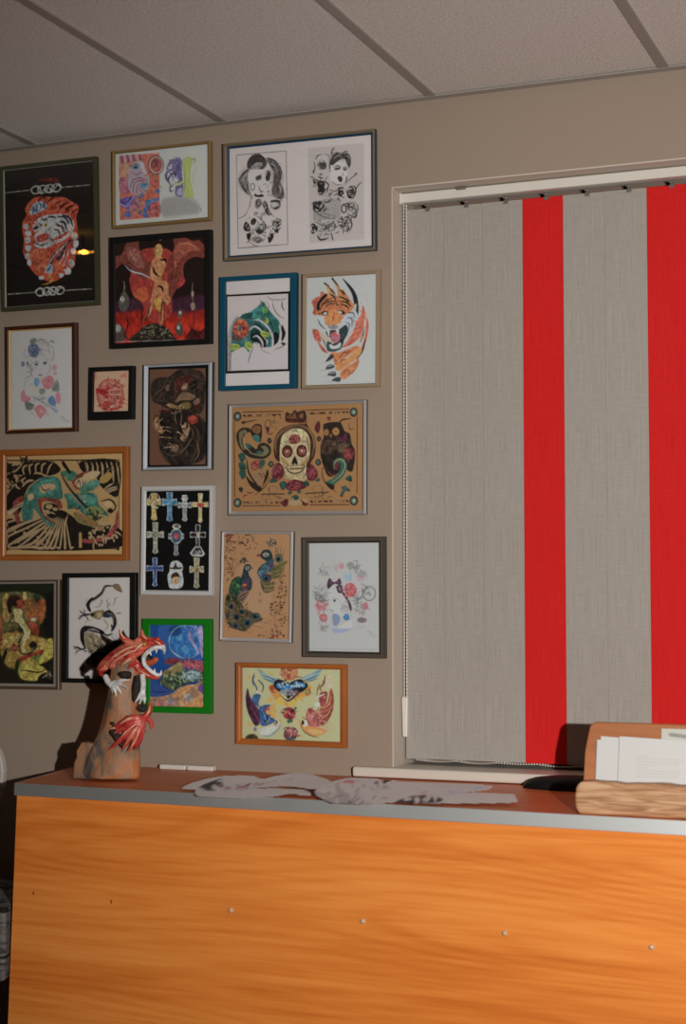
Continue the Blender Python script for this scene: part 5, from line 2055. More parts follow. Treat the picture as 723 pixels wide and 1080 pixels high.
VT, VB, VW, VP = 2.3725, .911, .127, .1083
vx = [-1.4085+VP*i for i in range(12)]
cols = [grey_f, grey_f, grey_f, red_f, grey_f, grey_f, red_f, grey_f, grey_f, grey_f, red_f, grey_f]
me_v = {}
for x, m in zip(vx, cols):
    mb = MB(); n = 6
    for s_ in (0, 1):                                        # a slightly cupped strip with a hem
        pass
    prof = [(-VW/2+VW*i/n, .0003*math.cos(math.pi*(i/n-.5))) for i in range(n+1)]
    poly = prof+[(a, b+.0005) for a, b in prof[::-1]]
    mb.prism(poly, VB-2.384, VT-2.384, 'z')
    v = mb.build('vane', m, bl); v.location = (x-RX0, .030, 0); v.rotation_euler = (0, 0, math.radians(1.0))
    h = MB(); h.box(-.006, .006, -.0028, -.0010, VT-2.384-.008, VT-2.384+.001)
    h.box(-.0025, .0025, -.002, .002, VT-2.384, .004); h.tube([(-.008, -.003, -.002), (-.002, -.005, -.007), (.004, -.004, -.004), (.003, -.003, .003)], .0016, 6)
    h.ball((.007, -.004, -.009), (.004, .0025, .004), 6, 4)
    h.build('hanger', clip_m, v)
    hm = MB(); hm.prism([(a*.995, b-.0004) for a, b in prof]+[(a*.995, b) for a, b in prof[::-1]], VB-2.384+.0005, VB-2.384+.040, 'z')
    hm.build('hem', m, v)
bd = MB()
for i in range(len(vx)-1):                                   # the linking chains under the vanes: front and back
    for yy, sag in ((.066, .004), (.094, .007)):
        a = vx[i]-.03; c = vx[i+1]-.03
        for k in range(15):
            t = k/15
            bd.ball((a+(c-a)*t, yy, VB-.001-sag*4*t*(1-t)*(.8+.3*math.sin(i*2.3))), .0021, 5, 4)
bo = bpart(bd, 'bottom_bead_chain', white_m); bo['kind'] = 'stuff'
cc = MB()
for px in (425.6, 428.3):
    a = on_y(px, 217, .052); b = on_y(px+.6, 768, .052)
    for k in range(150):
        p = a+(b-a)*k/150; cc.ball(p, .0026, 5, 4)
    cc.tube([a, b], .0009, 5)
co = bpart(cc, 'control_chain', white_m); co['kind'] = 'stuff'
a = on_y(427.5, 735, .052); b = on_y(427.5, 777, .052)
bpart(MB().prism([(a[0]-.0085, a[2]), (a[0]+.0085, a[2]), (b[0]+.007, b[2]), (b[0]-.006, b[2])], .043, .058, 'y'), 'chain_weight', white_m, bevel=.003)
# ---------------------------------------------------------------- the framed pictures
def fm(name, col, rough=.4, spec=.5, metal=0., **k): return mat('frame_'+name, col, rough, spec, metal, **k)
goldslip = fm('gold_slip', (.90, .58, .20), .3, .7, .35)
grain = dict(noise=(8, 4, .35, .65), stretch=(3, 3, 3))
# kind: profile points (fraction of the rail, height), material of each segment
FR = {
 'olive': ([(0,0),(0,.014),(.12,.018),(.72,.018),(.86,.0145),(1,.0125),(1,.0112)], [fm('olive', (.055,.058,.028), .5)]*4+[fm('dull_silver', (.30,.30,.28), .4, .5, .2)]*2),
 'gold': ([(0,0),(0,.015),(.2,.018),(.55,.0185),(.8,.016),(1,.0112)], [fm('old_gold', (.34,.215,.085), .35, .6, .25)]*5),
 'black_box': ([(0,0),(0,.0175),(.06,.018),(.94,.018),(1,.0175),(1,.0112)], [fm('black', (.007,.007,.007), .55, .25)]*5),
 'blue_gold': ([(0,0),(0,.015),(.06,.0175),(.38,.0185),(.62,.0155),(.68,.0150),(1,.0112)], [fm('deep_blue', (.010,.050,.095), .4)]*2+[fm('bronze_gold', (.25,.19,.12), .3, .6, .3)]*2+[fm('deep_blue', (0,0,0))]*2),
 'teal': ([(0,0),(0,.0172),(.05,.018),(.95,.018),(1,.017),(1,.0112)], [fm('teal_blue', (.004,.075,.13), .45, .4)]*5),
 'champagne': ([(0,0),(0,.015),(.15,.018),(.4,.018),(.5,.016),(.75,.0165),(1,.0112)], [fm('champagne', (.42,.315,.205), .35, .6, .2)]*6),
 'mahogany': ([(0,0),(0,.015),(.15,.0175),(.5,.018),(.8,.0155),(.8,.0145),(1,.0112)], [fm('mahogany', (.062,.017,.010), .35, .5)]*4+[goldslip]*2),
 'black_deep': ([(0,0),(0,.0175),(.06,.018),(.94,.018),(1,.0175),(1,.0112)], [fm('black', (0,0,0))]*5),
 'chrome': ([(0,0),(0,.013),(.12,.0135),(.36,.018),(.58,.0135),(.64,.0145),(.95,.0125),(1,.0112)], [fm('dark_chrome', (.05,.05,.05), .3, .6)]*2+[fm('chrome', (.75,.76,.78), .34, .8, .4)]*2+[fm('chrome_blue', (.50,.56,.62), .3, .7, .3)]*3),
 'pine': ([(0,0),(0,.0165),(.08,.018),(.7,.018),(.85,.0155),(1,.0112)], [fm('pine', (.42,.140,.030), .4, .5, noise=(5,4,.35,.65), col2=(.33,.10,.02))]*5),
 'steel': ([(0,0),(0,.012),(.12,.0125),(.5,.018),(1,.0116),(1,.0112)], [fm('steel_edge', (.14,.13,.12), .4, .6, .3)]*2+[fm('steel', (.60,.59,.58), .36, .8, .45)]*3),
 'white': ([(0,0),(0,.0165),(.1,.018),(.75,.018),(.85,.016),(1,.0112)], [fm('pale_silver', (.66,.67,.67), .3, .6, .1)]*5),
 'silver': ([(0,0),(0,.013),(.12,.0135),(.5,.018),(1,.0116),(1,.0112)], [fm('steel_edge', (0,0,0))]*2+[fm('silver', (.72,.72,.72), .36, .8, .4)]*3),
 'pewter': ([(0,0),(0,.0165),(.1,.018),(.28,.018),(.4,.016),(.66,.0165),(.75,.0145),(1,.0112)], [fm('pewter_dark', (.035,.032,.028), .35, .6)]*2+[fm('pewter', (.12,.098,.078), .3, .6, .2)]*3+[fm('pewter_dark', (0,0,0))]*2),
 'bronze': ([(0,0),(0,.016),(.1,.018),(.42,.018),(.55,.0155),(.72,.0155),(1,.0112)], [fm('bronze_brown', (.13,.085,.05), .35, .6, .2)]*4+[fm('silver_slip', (.40,.38,.34), .35, .5, .2)]*2),
 'black_slim': ([(0,0),(0,.0172),(.06,.018),(.9,.018),(1,.0165),(1,.0112)], [fm('black', (0,0,0))]*5),
 'green': ([(0,0),(0,.0172),(.04,.018),(.96,.018),(1,.017),(1,.0112)], [fm('bright_green', (.004,.20,.006), .5, .4)]*5),
 'oak': ([(0,0),(0,.0165),(.08,.018),(.55,.018),(.75,.0155),(.85,.0155),(1,.0112)], [fm('oak', (.48,.15,.032), .35, .5, noise=(6,4,.35,.65), col2=(.38,.11,.022))]*6),
}
LABEL = {
 'flaming_tiger': 'dark olive frame with a white tiger in orange flames on black',
 'dots_face_pair': 'thin gold frame with two colour prints, a patterned face and a purple and green figure',
 'winged_warrior': 'square black frame with a fantasy warrior and red dragon wings',
 'ink_women': 'large blue and gold frame with two grey ink drawings of women with roses',
 'shoulder_tattoo': 'teal blue frame with a drawing of a green tattooed shoulder and hand',
 'roaring_tiger': 'champagne frame with a roaring orange tiger drawn on white paper',
 'girl_with_roses': 'dark brown frame with a pencil girl among blue and pink roses',
 'red_seal': 'smallest frame, black, with a round red motif on cream',
 'brown_dragon_sleeve': 'chrome frame with a dark brown dragon and pale claws inside black mat',
 'green_dragon': 'wide orange wooden frame with a green dragon over black and cream waves',
 'sugar_skull': 'wide silver frame with a sugar skull between a snake and an owl',
 'ten_crosses': 'pale silver frame with ten ornate crosses on black',
 'peacocks': 'thin silver frame with two peacocks on tan paper',
 'pastel_bow_lady': 'dark pewter frame with a pastel lady, purple bow and red rose',
 'flame_mermaid': 'bronze frame with a yellow and green mermaid figure, at the left edge',
 'ink_dragon': 'slim black frame with a black ink dragon on grey paper behind the statue',
 'blue_planet': 'bright green frame with a blue planet landscape behind the statue',
 'swallow_flash': 'orange wooden frame with two swallows and a winged heart on pale yellow',
}
TONE = {'flaming_tiger': (.85, .66, .6), 'winged_warrior': (.84, .74, .32), 'ink_women': (.8, .9, .45), 'brown_dragon_sleeve': (.85, .72, .5),
 'green_dragon': (.80, .70, .40), 'sugar_skull': (.85, .92, .30), 'ten_crosses': (.72, .78, .36), 'peacocks': (.85, .9, .35), 'flame_mermaid': (.85, .74, .45),
 'ink_dragon': (.8, .85, .40), 'blue_planet': (.85, .9, .35), 'swallow_flash': (.82, .88, .30), 'dots_face_pair': (.62, .60, .40), 'pastel_bow_lady': (.75, 1.0, .10),
 'girl_with_roses': (.48, .95, .22), 'roaring_tiger': (.80, .88, .35), 'red_seal': (.85, .9, .35), 'shoulder_tattoo': (.80, .82, .38)}
E0 = flash_light([-1.61, 0, 1.33], np.array([0, -1., 0]))
def uv_map(pc, n, ax, ay, ox, oy):
    def f(P):
        d = np.array([ray(*q) for q in P]); t = ((pc-CAM)@n)/(d@n); Wp = CAM+d*t[:, None]-pc
        return np.stack([Wp@ax+ox, oy-Wp@ay], 1)
    return f
def build_picture(p):
    name, cx, cz, w, h, rot, tilt, kind, (bl_, br, bt, bb) = p
    c, u, v, n = frame_axes(p)
    M = Matrix(((u[0], v[0], n[0], c[0]), (u[1], v[1], n[1], c[1]), (u[2], v[2], n[2], c[2]), (0, 0, 0, 1)))
    t = empty('framed_picture'); t.matrix_world = M
    tag(t, LABEL[name], 'picture', 'framed tattoo art on the back wall')
    prof, mats = FR[kind]
    uniq = []
    for m in mats:
        if m not in uniq: uniq.append(m)
    slips = {goldslip, MATS.get('frame_silver_slip')}
    parts = {'frame': MB(), 'slip': MB()}; pm = {'frame': [], 'slip': []}
    def ring(a):
        f, z = a
        x0, x1, y0, y1 = -w/2+f*bl_, w/2-f*br, -h/2+f*bb, h/2-f*bt
        return [(x0, y0, z), (x1, y0, z), (x1, y1, z), (x0, y1, z)]
    for a, b, m in zip(prof[:-1], prof[1:], mats):
        k = 'slip' if m in slips else 'frame'
        if m not in pm[k]: pm[k].append(m)
        A, B = ring(a), ring(b)
        parts[k].add(A+B, [(i, (i+1) % 4, 4+(i+1) % 4, 4+i) for i in range(4)], pm[k].index(m))
    parts['frame'].add(ring((0, 0)), [(0, 1, 2, 3)], 0)
    for k in parts:
        if parts[k].f: parts[k].build(k, pm[k], t)
    # print
    pc = c+n*.010; ow, oh = w-bl_-br, h-bt-bb
    uv = uv_map(pc, n, u, v, w/2-bl_, h/2-bt)
    cv = Canvas(ow, oh, 680, uv)
    ill = flash_light(c, n)/E0*.58/(1+.42*min(1, max(0, (-1.65-cx)/.9)))
    cv.run(ART[name], 1/(ill*np.array([1.02, .965, .90])), *TONE.get(name, (.84, .92, .22)))
    x0, y0 = -w/2+bl_, h/2-bt
    grid_sheet('print', cv, lambda U, V: np.stack([x0+U, y0-V, U*0+.010], -1), t)
    def mat_ring(outer, inner, off, sc):
        cv.off, cv.sc = off, sc
        k = cv.kx
        O = cv.pts(outer)/np.array([cv.kx, cv.ky]); I = cv.pts(inner)/np.array([cv.kx, cv.ky])
        O = np.clip(O, 0, [ow, oh])
        V = [(x0+a, y0-b, z) for z in (.0105, .0112) for a, b in list(O)+list(I)]
        F = [(8+i, 8+(i+1) % 4, 12+(i+1) % 4, 12+i) for i in range(4)]+[(4+i, 4+(i+1) % 4, 12+(i+1) % 4, 12+i) for i in range(4)]
        MB().add(V, F).build('mat', black_m, t)
    if name == 'shoulder_tattoo': mat_ring([92,250,640,218,640,890,98,912], [108,262,624,236,622,874,110,892], (226, 280), 8)
    if name == 'brown_dragon_sleeve': mat_ring([80,100,650,72,650,1005,80,1010], [108,125,612,112,612,978,108,985], (145, 375), 8.506)
    MB().box(-w/2+bl_*.9, w/2-br*.9, -h/2+bb*.9, h/2-bt*.9, .0113, .0118).build('glass', glass_m, t)
    return t
for p in PICS: build_picture(p)
# ---------------------------------------------------------------- reception desk
ZD = .868
FL = np.array([-2.318, -.476]); FRr = np.array([-.627, -.546]); dv = (FRr-FL)/np.linalg.norm(FRr-FL)
FE = FL+dv*(.15-FL[0])/dv[0]; nv = np.array([dv[1], -dv[0]])            # front normal (towards the room)
BLc = np.array([-2.405, -.003])
desk = empty('reception_desk', (-1.1, -.28, 0))
tag(desk, 'reception desk with an orange beech front and grey edged top below the pictures', 'desk')
def dpart(mb, name, m, parent=desk, **k):
    for i, p in enumerate(mb.v): mb.v[i] = (p[0]+1.1, p[1]+.28, p[2])
    return mb.build(name, m, parent, **k)
i2 = nv*-.002
sd = (FL-BLc)/np.linalg.norm(FL-BLc); sn = np.array([sd[1], -sd[0]])      # left side normal
if sn[0] > 0: sn = -sn
A = FL+i2-sn*.002; Bq = BLc-sn*.002
top_poly = [tuple(Bq), tuple(A), tuple(FE+i2), (.15, -.003)]
dpart(MB().prism(top_poly, ZD-.030, ZD), 'worktop', top_m)
dpart(MB().prism([tuple(A), tuple(FL), tuple(FE), tuple(FE+i2)], ZD-.0305, ZD+.0003), 'edge_band', edge_m, bevel=.0008)
dpart(MB().prism([tuple(Bq), tuple(BLc), tuple(FL), tuple(A)], ZD-.0305, ZD+.0003), 'edge_band', edge_m, bevel=.0008)
# front panel in its own vertical plane
pp0 = FL-nv*.010
def on_panel(x, y):
    r = ray(x, y); n3 = np.array([nv[0], nv[1], 0]); p0 = np.array([pp0[0], pp0[1], 0])
    return CAM+r*((p0-CAM)@n3)/(r@n3)
tl = on_panel(18, 839); bl2 = on_panel(8.3, 1080); k = (bl2[:2]-tl[:2])/(bl2[2]-tl[2])
btm = tl[:2]+k*(0.03-tl[2]); tp = tl[:2]+k*(ZD-.0305-tl[2])
pe = FE-nv*.010
th = -nv*.018
P = [(*btm, .03), (*pe, .03), (*pe, ZD-.0305), (*tp, ZD-.0305)]
Pb = [(a[0]+th[0], a[1]+th[1], a[2]) for a in P]
dpart(MB().add(P+Pb, [(0,1,2,3),(7,6,5,4),(0,4,5,1),(1,5,6,2),(2,6,7,3),(3,7,4,0)]), 'front_panel', front_m)
s0 = tp-nv*.030+dv*.03
dpart(MB().prism([(s0[0], s0[1]), (s0[0]+.018, s0[1]), (s0[0]-.055, -.02), (s0[0]-.073, -.02)], .03, ZD-.0305), 'side_panel', front_m)
dpart(MB().prism([(.10, -.60), (.118, -.60), (.118, -.02), (.10, -.02)], .03, ZD-.0305), 'side_panel', front_m)
dpart(MB().box(-2.2, .08, -.42, -.10, .0, .03), 'plinth', black_m)
cap_m = mat('clear_screw_cap', (.62, .42, .26), .15, .8)
for px, py in ((243.5, 960), (382.5, 971.5), (532, 984), (687, 999)):
    c = on_panel(px, py); rot = Matrix(((dv[0], nv[0], 0), (dv[1], nv[1], 0), (0, 0, 1)))
    mb = MB(); ring_ = []
    for j in range(5):
        a = j/4*math.pi/2; r = .0068*math.cos(a); hgt = .006*math.sin(a)
        for q in range(12):
            v = rot @ Vector((r*math.cos(q*math.pi/6), hgt, r*math.sin(q*math.pi/6))); ring_.append((c[0]+v.x, c[1]+v.y, c[2]+v.z))
    mb.add(ring_, [(j*12+q, j*12+(q+1) % 12, (j+1)*12+(q+1) % 12, (j+1)*12+q) for j in range(4) for q in range(12)])
    dpart(mb, 'screw_cap', cap_m, smooth_=True)
hole_m = mat('dark_plugged_hole', (.30, .09, .022), .6, .2)
for px, py in ((35.5, 942), (117.5, 951)):
    c = on_panel(px, py); mb = MB(); V = []
    for dd in (0, .0012):
        for q in range(8): V.append((c[0]+dv[0]*.0022*math.cos(q*.785)+nv[0]*dd, c[1]+dv[1]*.0022*math.cos(q*.785)+nv[1]*dd, c[2]+.0050*math.sin(q*.785)))
    mb.add(V, [tuple(range(8)), tuple(range(8, 16))]+[(q, (q+1) % 8, 8+(q+1) % 8, 8+q) for q in range(8)])
    dpart(mb, 'plugged_hole', hole_m)

# ---------------------------------------------------------------- dragon statue
SY = -.315
def S(px, py, dy=0.): return on_y(px, py, SY+dy)
MPX = 4.05/FPX
base = on_z(122, 822, ZD); st = empty('dragon_statue', (base[0], SY, ZD))
tag(st, 'painted red and white dragon head roaring on a brown rock column', 'statue')
def spart(mb, name, m, remesh=0., parent=st, **k):
    for i, p in enumerate(mb.v): mb.v[i] = (p[0]-st.location[0], p[1]-SY, p[2]-ZD)
    o = mb.build(name, m, parent, **k)
    if remesh:
        r = o.modifiers.new('remesh', 'REMESH'); r.mode = 'VOXEL'; r.voxel_size = remesh; r.use_smooth_shade = True
        s_ = o.modifiers.new('smooth', 'SMOOTH'); s_.factor = .5; s_.iterations = 2
    return o
def three(name, c1, c2, c3, scale, rough=.5, bump=.3, st_=(1, 1, 1), dist=.003):
    m = bpy.data.materials.new(name); m.use_nodes = True; nt = m.node_tree; N = nt.nodes; L = nt.links; b = N['Principled BSDF']
    b.inputs['Roughness'].default_value = rough; b.inputs['Specular IOR Level'].default_value = .4
    tc = N.new('ShaderNodeTexCoord'); mp = N.new('ShaderNodeMapping'); mp.inputs['Scale'].default_value = st_; L.new(tc.outputs['Object'], mp.inputs[0])
    n = N.new('ShaderNodeTexNoise'); n.inputs['Scale'].default_value = scale; n.inputs['Detail'].default_value = 5; n.inputs['Distortion'].default_value = .8; L.new(mp.outputs[0], n.inputs['Vector'])
    r = ramp_node(nt, [(.36, c1), (.50, c2), (.64, c3)]); L.new(n.outputs[0], r.inputs[0]); L.new(r.outputs[0], b.inputs['Base Color'])
    bp = N.new('ShaderNodeBump'); bp.inputs['Strength'].default_value = bump; bp.inputs['Distance'].default_value = dist
    L.new(n.outputs[0], bp.inputs['Height']); L.new(bp.outputs[0], b.inputs['Normal']); return m
rock_m = three('painted_rock', (.115, .10, .09), (.34, .19, .105), (.46, .165, .06), 20, .55, .6, (1, .8, .7), .006)
red_m = three('red_glaze', (.36, .018, .018), (.56, .050, .042), (.66, .20, .12), 24, .35, .3, (1, 1, 2.2))
mane_m = three('red_cream_glaze', (.40, .025, .025), (.56, .060, .05), (.66, .16, .11), 26, .35, .3)
cream_m = three('cream_glaze', (.66, .20, .12), (.76, .44, .28), (.80, .58, .42), 40, .35, .2)
bone_m = three('white_glaze', (.48, .48, .48), (.72, .71, .69), (.80, .79, .76), 60, .35, .2)
dark_m = mat('painted_shade', (.022, .018, .016), .7, .2, noise=(60, 4, .35, .75), col2=(.05, .035, .025))  # dark colour standing in for shade on the statue's rock
tongue_m = mat('orange_tongue', (.50, .10, .03), .35, .5)
def loft(levels, n=20, seed=1, amp=.003):
    rg = random.Random(seed); V = []; F = []
    ph = [rg.uniform(0, 6.28) for _ in range(6)]
    for j, (x0, x1, py, ry, dy) in enumerate(levels):
        a, b = S(x0, py, dy), S(x1, py, dy); c = (a+b)/2; rx = abs(b[0]-a[0])/2
        for k_ in range(n):
            t = 2*math.pi*k_/n; w_ = 1+amp*(math.sin(3*t+ph[0]+j*.7)+math.sin(5*t+ph[1]-j*.9)+.6*math.sin(8*t+ph[2]+j*1.7))
            V.append((c[0]+rx*w_*math.cos(t), c[1]+ry*w_*math.sin(t), c[2]+.002*math.sin(2*t+ph[3]+j)*(0 < j < len(levels)-1)))
    for j in range(len(levels)-1):
        for k_ in range(n): F.append((j*n+k_, j*n+(k_+1) % n, (j+1)*n+(k_+1) % n, (j+1)*n+k_))
    F += [tuple(range(n))[::-1], tuple(range((len(levels)-1)*n, len(levels)*n))]
    return V, F
zpx = lambda z, dy=0: None
def py_of(z, px=122, dy=0.):                                       # image row of a height above the desk, in the statue's plane
    lo, hi = 500., 1000.
    for _ in range(40):
        mid = (lo+hi)/2
        if S(px, mid, dy)[2] > z: lo = mid
        else: hi = mid
    return lo
pb = py_of(ZD+.0065)
rk = MB()
V, F = loft([(91, 146, pb, .050, 0), (90, 146.5, 815, .052, 0), (93, 146, 803, .050, 0), (98, 146, 790, .046, 0), (103, 146, 778, .043, 0), (108, 146, 764, .041, 0), (112, 146, 748, .039, 0), (115, 145, 730, .037, 0), (118, 145, 715, .034, 0), (119, 146, 704, .030, 0), (122, 146, 696, .022, 0)], 28, 3, .042)
rk.add(V, F)
spart(rk, 'rock_column', rock_m, .0035)
rk2 = MB(); rg2 = random.Random(5); V = []; F = []
layers = [(-.030, 1.0), (-.012, 1.0), (.012, .97), (.040, .92), (.062, .80)]
outl = [(77, 'b'), (78, 806), (80.5, 799), (80, 793), (84, 788), (85.5, 783.5), (93, 782.5), (101, 784), (107, 781), (113, 792), (116, 'b')]
for dy, sc_ in layers:
    for x, y in outl:
        yy = py_of(ZD+.0015, 95, dy) if y == 'b' else y
        p_ = S(97+(x-97)*sc_, yy, dy)
        if y != 'b': p_ = p_+np.array([rg2.uniform(-.003, .003), 0, rg2.uniform(-.003, .003)])
        p_[2] = max(p_[2], ZD+.0015); V.append(p_)
m_ = len(outl)
F = [(l*m_+q, l*m_+(q+1) % m_, (l+1)*m_+(q+1) % m_, (l+1)*m_+q) for l in range(len(layers)-1) for q in range(m_)]
F += [tuple(range(m_)), tuple(range((len(layers)-1)*m_, len(layers)*m_))]
rk2.add(V, F)
spart(rk2, 'rock_outcrop', rock_m, 0, bevel=.0025, seg=2)
def tubes(mb, lst, n=8):
    for path, rad in lst:
        P = np.array([S(x, y, dy) for x, y, dy in path]); R = np.array(rad)*MPX
        if len(P) > 2:
            Q = smooth(P, False, 4); R = np.interp(np.linspace(0, len(P)-1, len(Q)), range(len(P)), R)
        else: Q = P
        mb.tube(Q, list(R), n)
hd = MB()
tubes(hd, [([(103, 706, .0), (110, 701, .0), (119, 696, 0), (129, 692, 0), (139, 688, 0), (148, 683, 0), (156, 679, 0)], [2.5, 6, 9, 12, 13.5, 11, 7]),
 ([(146, 684, 0), (155, 679, 0), (163, 677.5, 0), (170, 680, 0), (172.5, 684, 0)], [9, 7.5, 5.2, 4.2, 2.5]),
 ([(141, 697, 0), (147, 706, 0), (156, 711.5, 0), (164, 714, 0), (168, 713, 0)], [9, 6, 4.2, 3.4, 2]),
 ([(118, 700, -.015), (126, 706, -.012), (136, 708, -.01)], [6, 6, 4]),
 # horns and crest
 ([(142, 681, -.012), (134, 676, -.016), (128, 671, -.018), (125.5, 663.5, -.018)], [4.5, 3.6, 2.6, .7]),
 ([(136, 680, .012), (130, 676, .014), (127, 669, .016)], [3.5, 2.4, .6]),
 ([(158, 677, -.014), (152, 673, -.016), (149.5, 668, -.017), (149.5, 663.5, -.018)], [4, 3.2, 2.4, .8]),
 ([(146, 682, -.01), (144, 676, -.013), (149, 671, -.015)], [3.5, 2.8, 1.5]),
 ([(160, 677, -.012), (166, 674.5, -.013), (167.5, 672, -.013)], [3.2, 2.8, 1.4]),
 ([(150, 680, -.022), (157, 677.5, -.024), (163, 679, -.022)], [2.6, 2.8, 1.6]),
 # flank folds
 ([(146, 686, -.026), (136, 688, -.030), (126, 694, -.028), (116, 702, -.022)], [2.6, 2.6, 2.4, 1]),
 ([(143, 692, -.028), (134, 695, -.032), (126, 702, -.026)], [2.4, 2.8, 1]),
 ([(140, 682, -.024), (130, 686, -.026), (118, 695, -.022), (108, 704, -.014)], [2.2, 2.4, 2.2, .8]),
 ([(146, 697, -.022), (139, 701, -.026), (131, 708, -.020)], [2.4, 2.6, 1]),
 ([(112, 703, -.012), (106, 709, -.012), (108, 713, -.01)], [4, 3, 1.2]),
])
hd.v = [tuple(v) for v in hd.v]
spart(hd, 'head', red_m, .0020)
for path, rad in [([(146, 686, -.029), (137, 687.5, -.034), (127, 693, -.032), (117, 700, -.026)], [.6, 1.5, 1.3, .4]),
 ([(144, 681, -.026), (134, 684, -.029), (122, 691, -.027), (110, 701, -.019)], [.5, 1.2, 1.2, .4]),
 ([(154, 677, -.024), (147, 681, -.031), (142, 686, -.034)], [.5, 1.7, .5]),
 ([(141, 693, -.031), (134, 697, -.036), (127, 703, -.029)], [.5, 1.3, .4]),
 ([(133, 674.5, -.021), (128.5, 670, -.022), (126, 664, -.020)], [.5, 1.2, .5]),
 ([(157, 675.5, -.020), (151.5, 671, -.021), (150, 664.5, -.020)], [.5, 1.2, .5]),
 ([(163, 676, -.020), (167, 678, -.017), (170, 681, -.014)], [.5, 1.3, .5]),
 ([(143, 704, -.022), (150, 709, -.020), (158, 713, -.016)], [.4, 1.1, .4])]:
    rb = MB(); tubes(rb, [(path, rad)]); spart(rb, 'cream_ridge', cream_m, 0, smooth_=True)
ml = MB()
tubes(ml, [([(171.5, 683.5, -.012), (166, 682.5, -.018), (159, 685, -.022), (152, 692, -.024), (152, 700, -.024), (158, 707, -.020), (165, 711.5, -.014), (169, 711.5, -.010)], [2.2, 2.4, 2.5, 2.6, 2.6, 2.3, 2.2, 1.8]),
 ([(171.5, 681, -.010), (173, 685, -.012), (173.3, 690.5, -.012)], [2.6, 2, .5]),
 ([(164.5, 682, -.016), (165, 685, -.017), (164.5, 689.5, -.017)], [2.3, 1.7, .4]),
 ([(168, 712.5, -.011), (169.5, 710, -.012), (170, 706.5, -.012)], [2, 1.5, .4]),
 ([(162, 710, -.016), (163, 707.5, -.017), (163, 704.5, -.017)], [1.7, 1.2, .4]),
 ([(157.5, 687.5, -.021), (159, 690, -.021), (159, 692.5, -.021)], [1.5, 1, .3])])
spart(ml, 'teeth', bone_m, .0016)
tg = MB(); tubes(tg, [([(152, 698, -.004), (158, 699, -.006), (164, 696, -.008), (166, 693.5, -.008)], [3, 3.6, 3, 1])]); spart(tg, 'tongue', tongue_m, 0, smooth_=True)
mi = MB(); tubes(mi, [([(147, 692, .002), (154, 694, .002), (160, 695, .004)], [8, 7, 3])]); spart(mi, 'mouth_cavity', black_m, 0, smooth_=True)
ey = MB(); ey.ball(S(152.5, 679.5, -.030), .004, 8, 6); spart(ey, 'eye', mat('yellow_eye', (.6, .4, .05), .2, .6), 0, smooth_=True)
c1 = MB()
tubes(c1, [([(111, 713, -.02), (114, 719, -.030), (118, 723, -.036)], [3.4, 3.6, 3.4]),
 ([(117, 722, -.036), (121, 728, -.042), (122.5, 735, -.042)], [2.4, 1.8, .6]), ([(118, 722, -.036), (125, 727, -.044), (128, 732.5, -.044)], [2.4, 1.8, .6]),
 ([(118, 721, -.036), (128, 722, -.046), (134, 726, -.046)], [2.4, 1.9, .6]), ([(118, 720, -.036), (128, 717.5, -.046), (137, 717, -.046)], [2.4, 1.9, .6]), ([(116, 721, -.036), (118, 727, -.040), (118.5, 731, -.040)], [2, 1.4, .5])])
spart(c1, 'left_claw', bone_m, .0016)
c2 = MB()
tubes(c2, [([(150, 712, -.012), (151, 721, -.022), (150.5, 730, -.030)], [3.4, 3.2, 3]),
 ([(150, 729, -.030), (146, 736, -.038), (142, 741.5, -.040)], [2.6, 2, .7]), ([(150, 730, -.030), (149, 737, -.038), (147, 743, -.038)], [2.4, 1.9, .7]), ([(151, 730, -.030), (152.5, 737, -.032), (152, 743, -.030)], [2.2, 1.8, .7])])
spart(c2, 'right_claw', bone_m, .0016)
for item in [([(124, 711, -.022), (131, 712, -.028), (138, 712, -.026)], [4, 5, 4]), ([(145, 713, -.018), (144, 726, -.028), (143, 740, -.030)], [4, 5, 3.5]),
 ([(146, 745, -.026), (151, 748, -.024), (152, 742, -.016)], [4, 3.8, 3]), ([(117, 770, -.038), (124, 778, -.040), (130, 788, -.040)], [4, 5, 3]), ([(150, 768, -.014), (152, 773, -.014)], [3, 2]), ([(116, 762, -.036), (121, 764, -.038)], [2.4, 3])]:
    dk = MB(); tubes(dk, [item]); spart(dk, 'shade_patch', dark_m, .0025)  # raised dark lumps imitate the shadows around claws and mane
mn = MB()
tubes(mn, [([(151, 758, -.030), (140, 757, -.044), (129, 762, -.046), (122, 767, -.044), (115, 768, -.040)], [4, 3.6, 3.2, 2.6, .7]),
 ([(149, 759, -.034), (138, 763, -.048), (128, 769, -.048), (118, 775, -.044)], [4, 3.4, 3, .7]),
 ([(148, 761, -.036), (136, 770, -.050), (126, 781, -.050), (113.5, 791.5, -.044)], [4, 3.6, 3, .7]),
 ([(149, 763, -.034), (140, 772, -.050), (133, 784, -.050), (128.5, 791.5, -.046)], [4, 3.4, 2.8, .7]),
 ([(150, 763, -.030), (146, 774, -.044), (140, 785, -.048), (134.5, 792.5, -.046)], [4, 3.2, 2.6, .7]),
 ([(151, 763, -.024), (149, 775, -.036), (146, 785, -.040), (141, 791, -.040)], [3.4, 3, 2.2, .7]),
 ([(147, 761, -.034), (152, 757, -.026), (157, 751, -.018), (158.5, 745, -.014), (157, 740, -.012)], [5, 4.4, 3.4, 2.4, .9]),
 ([(152, 758, -.024), (157, 759, -.016), (160, 765, -.012), (159, 769.5, -.012)], [3.6, 3, 2.6, 1]),
 ([(143, 757, -.042), (135, 756, -.044), (131, 758, -.044)], [2.4, 2, .6])])
spart(mn, 'mane', mane_m, .0018)

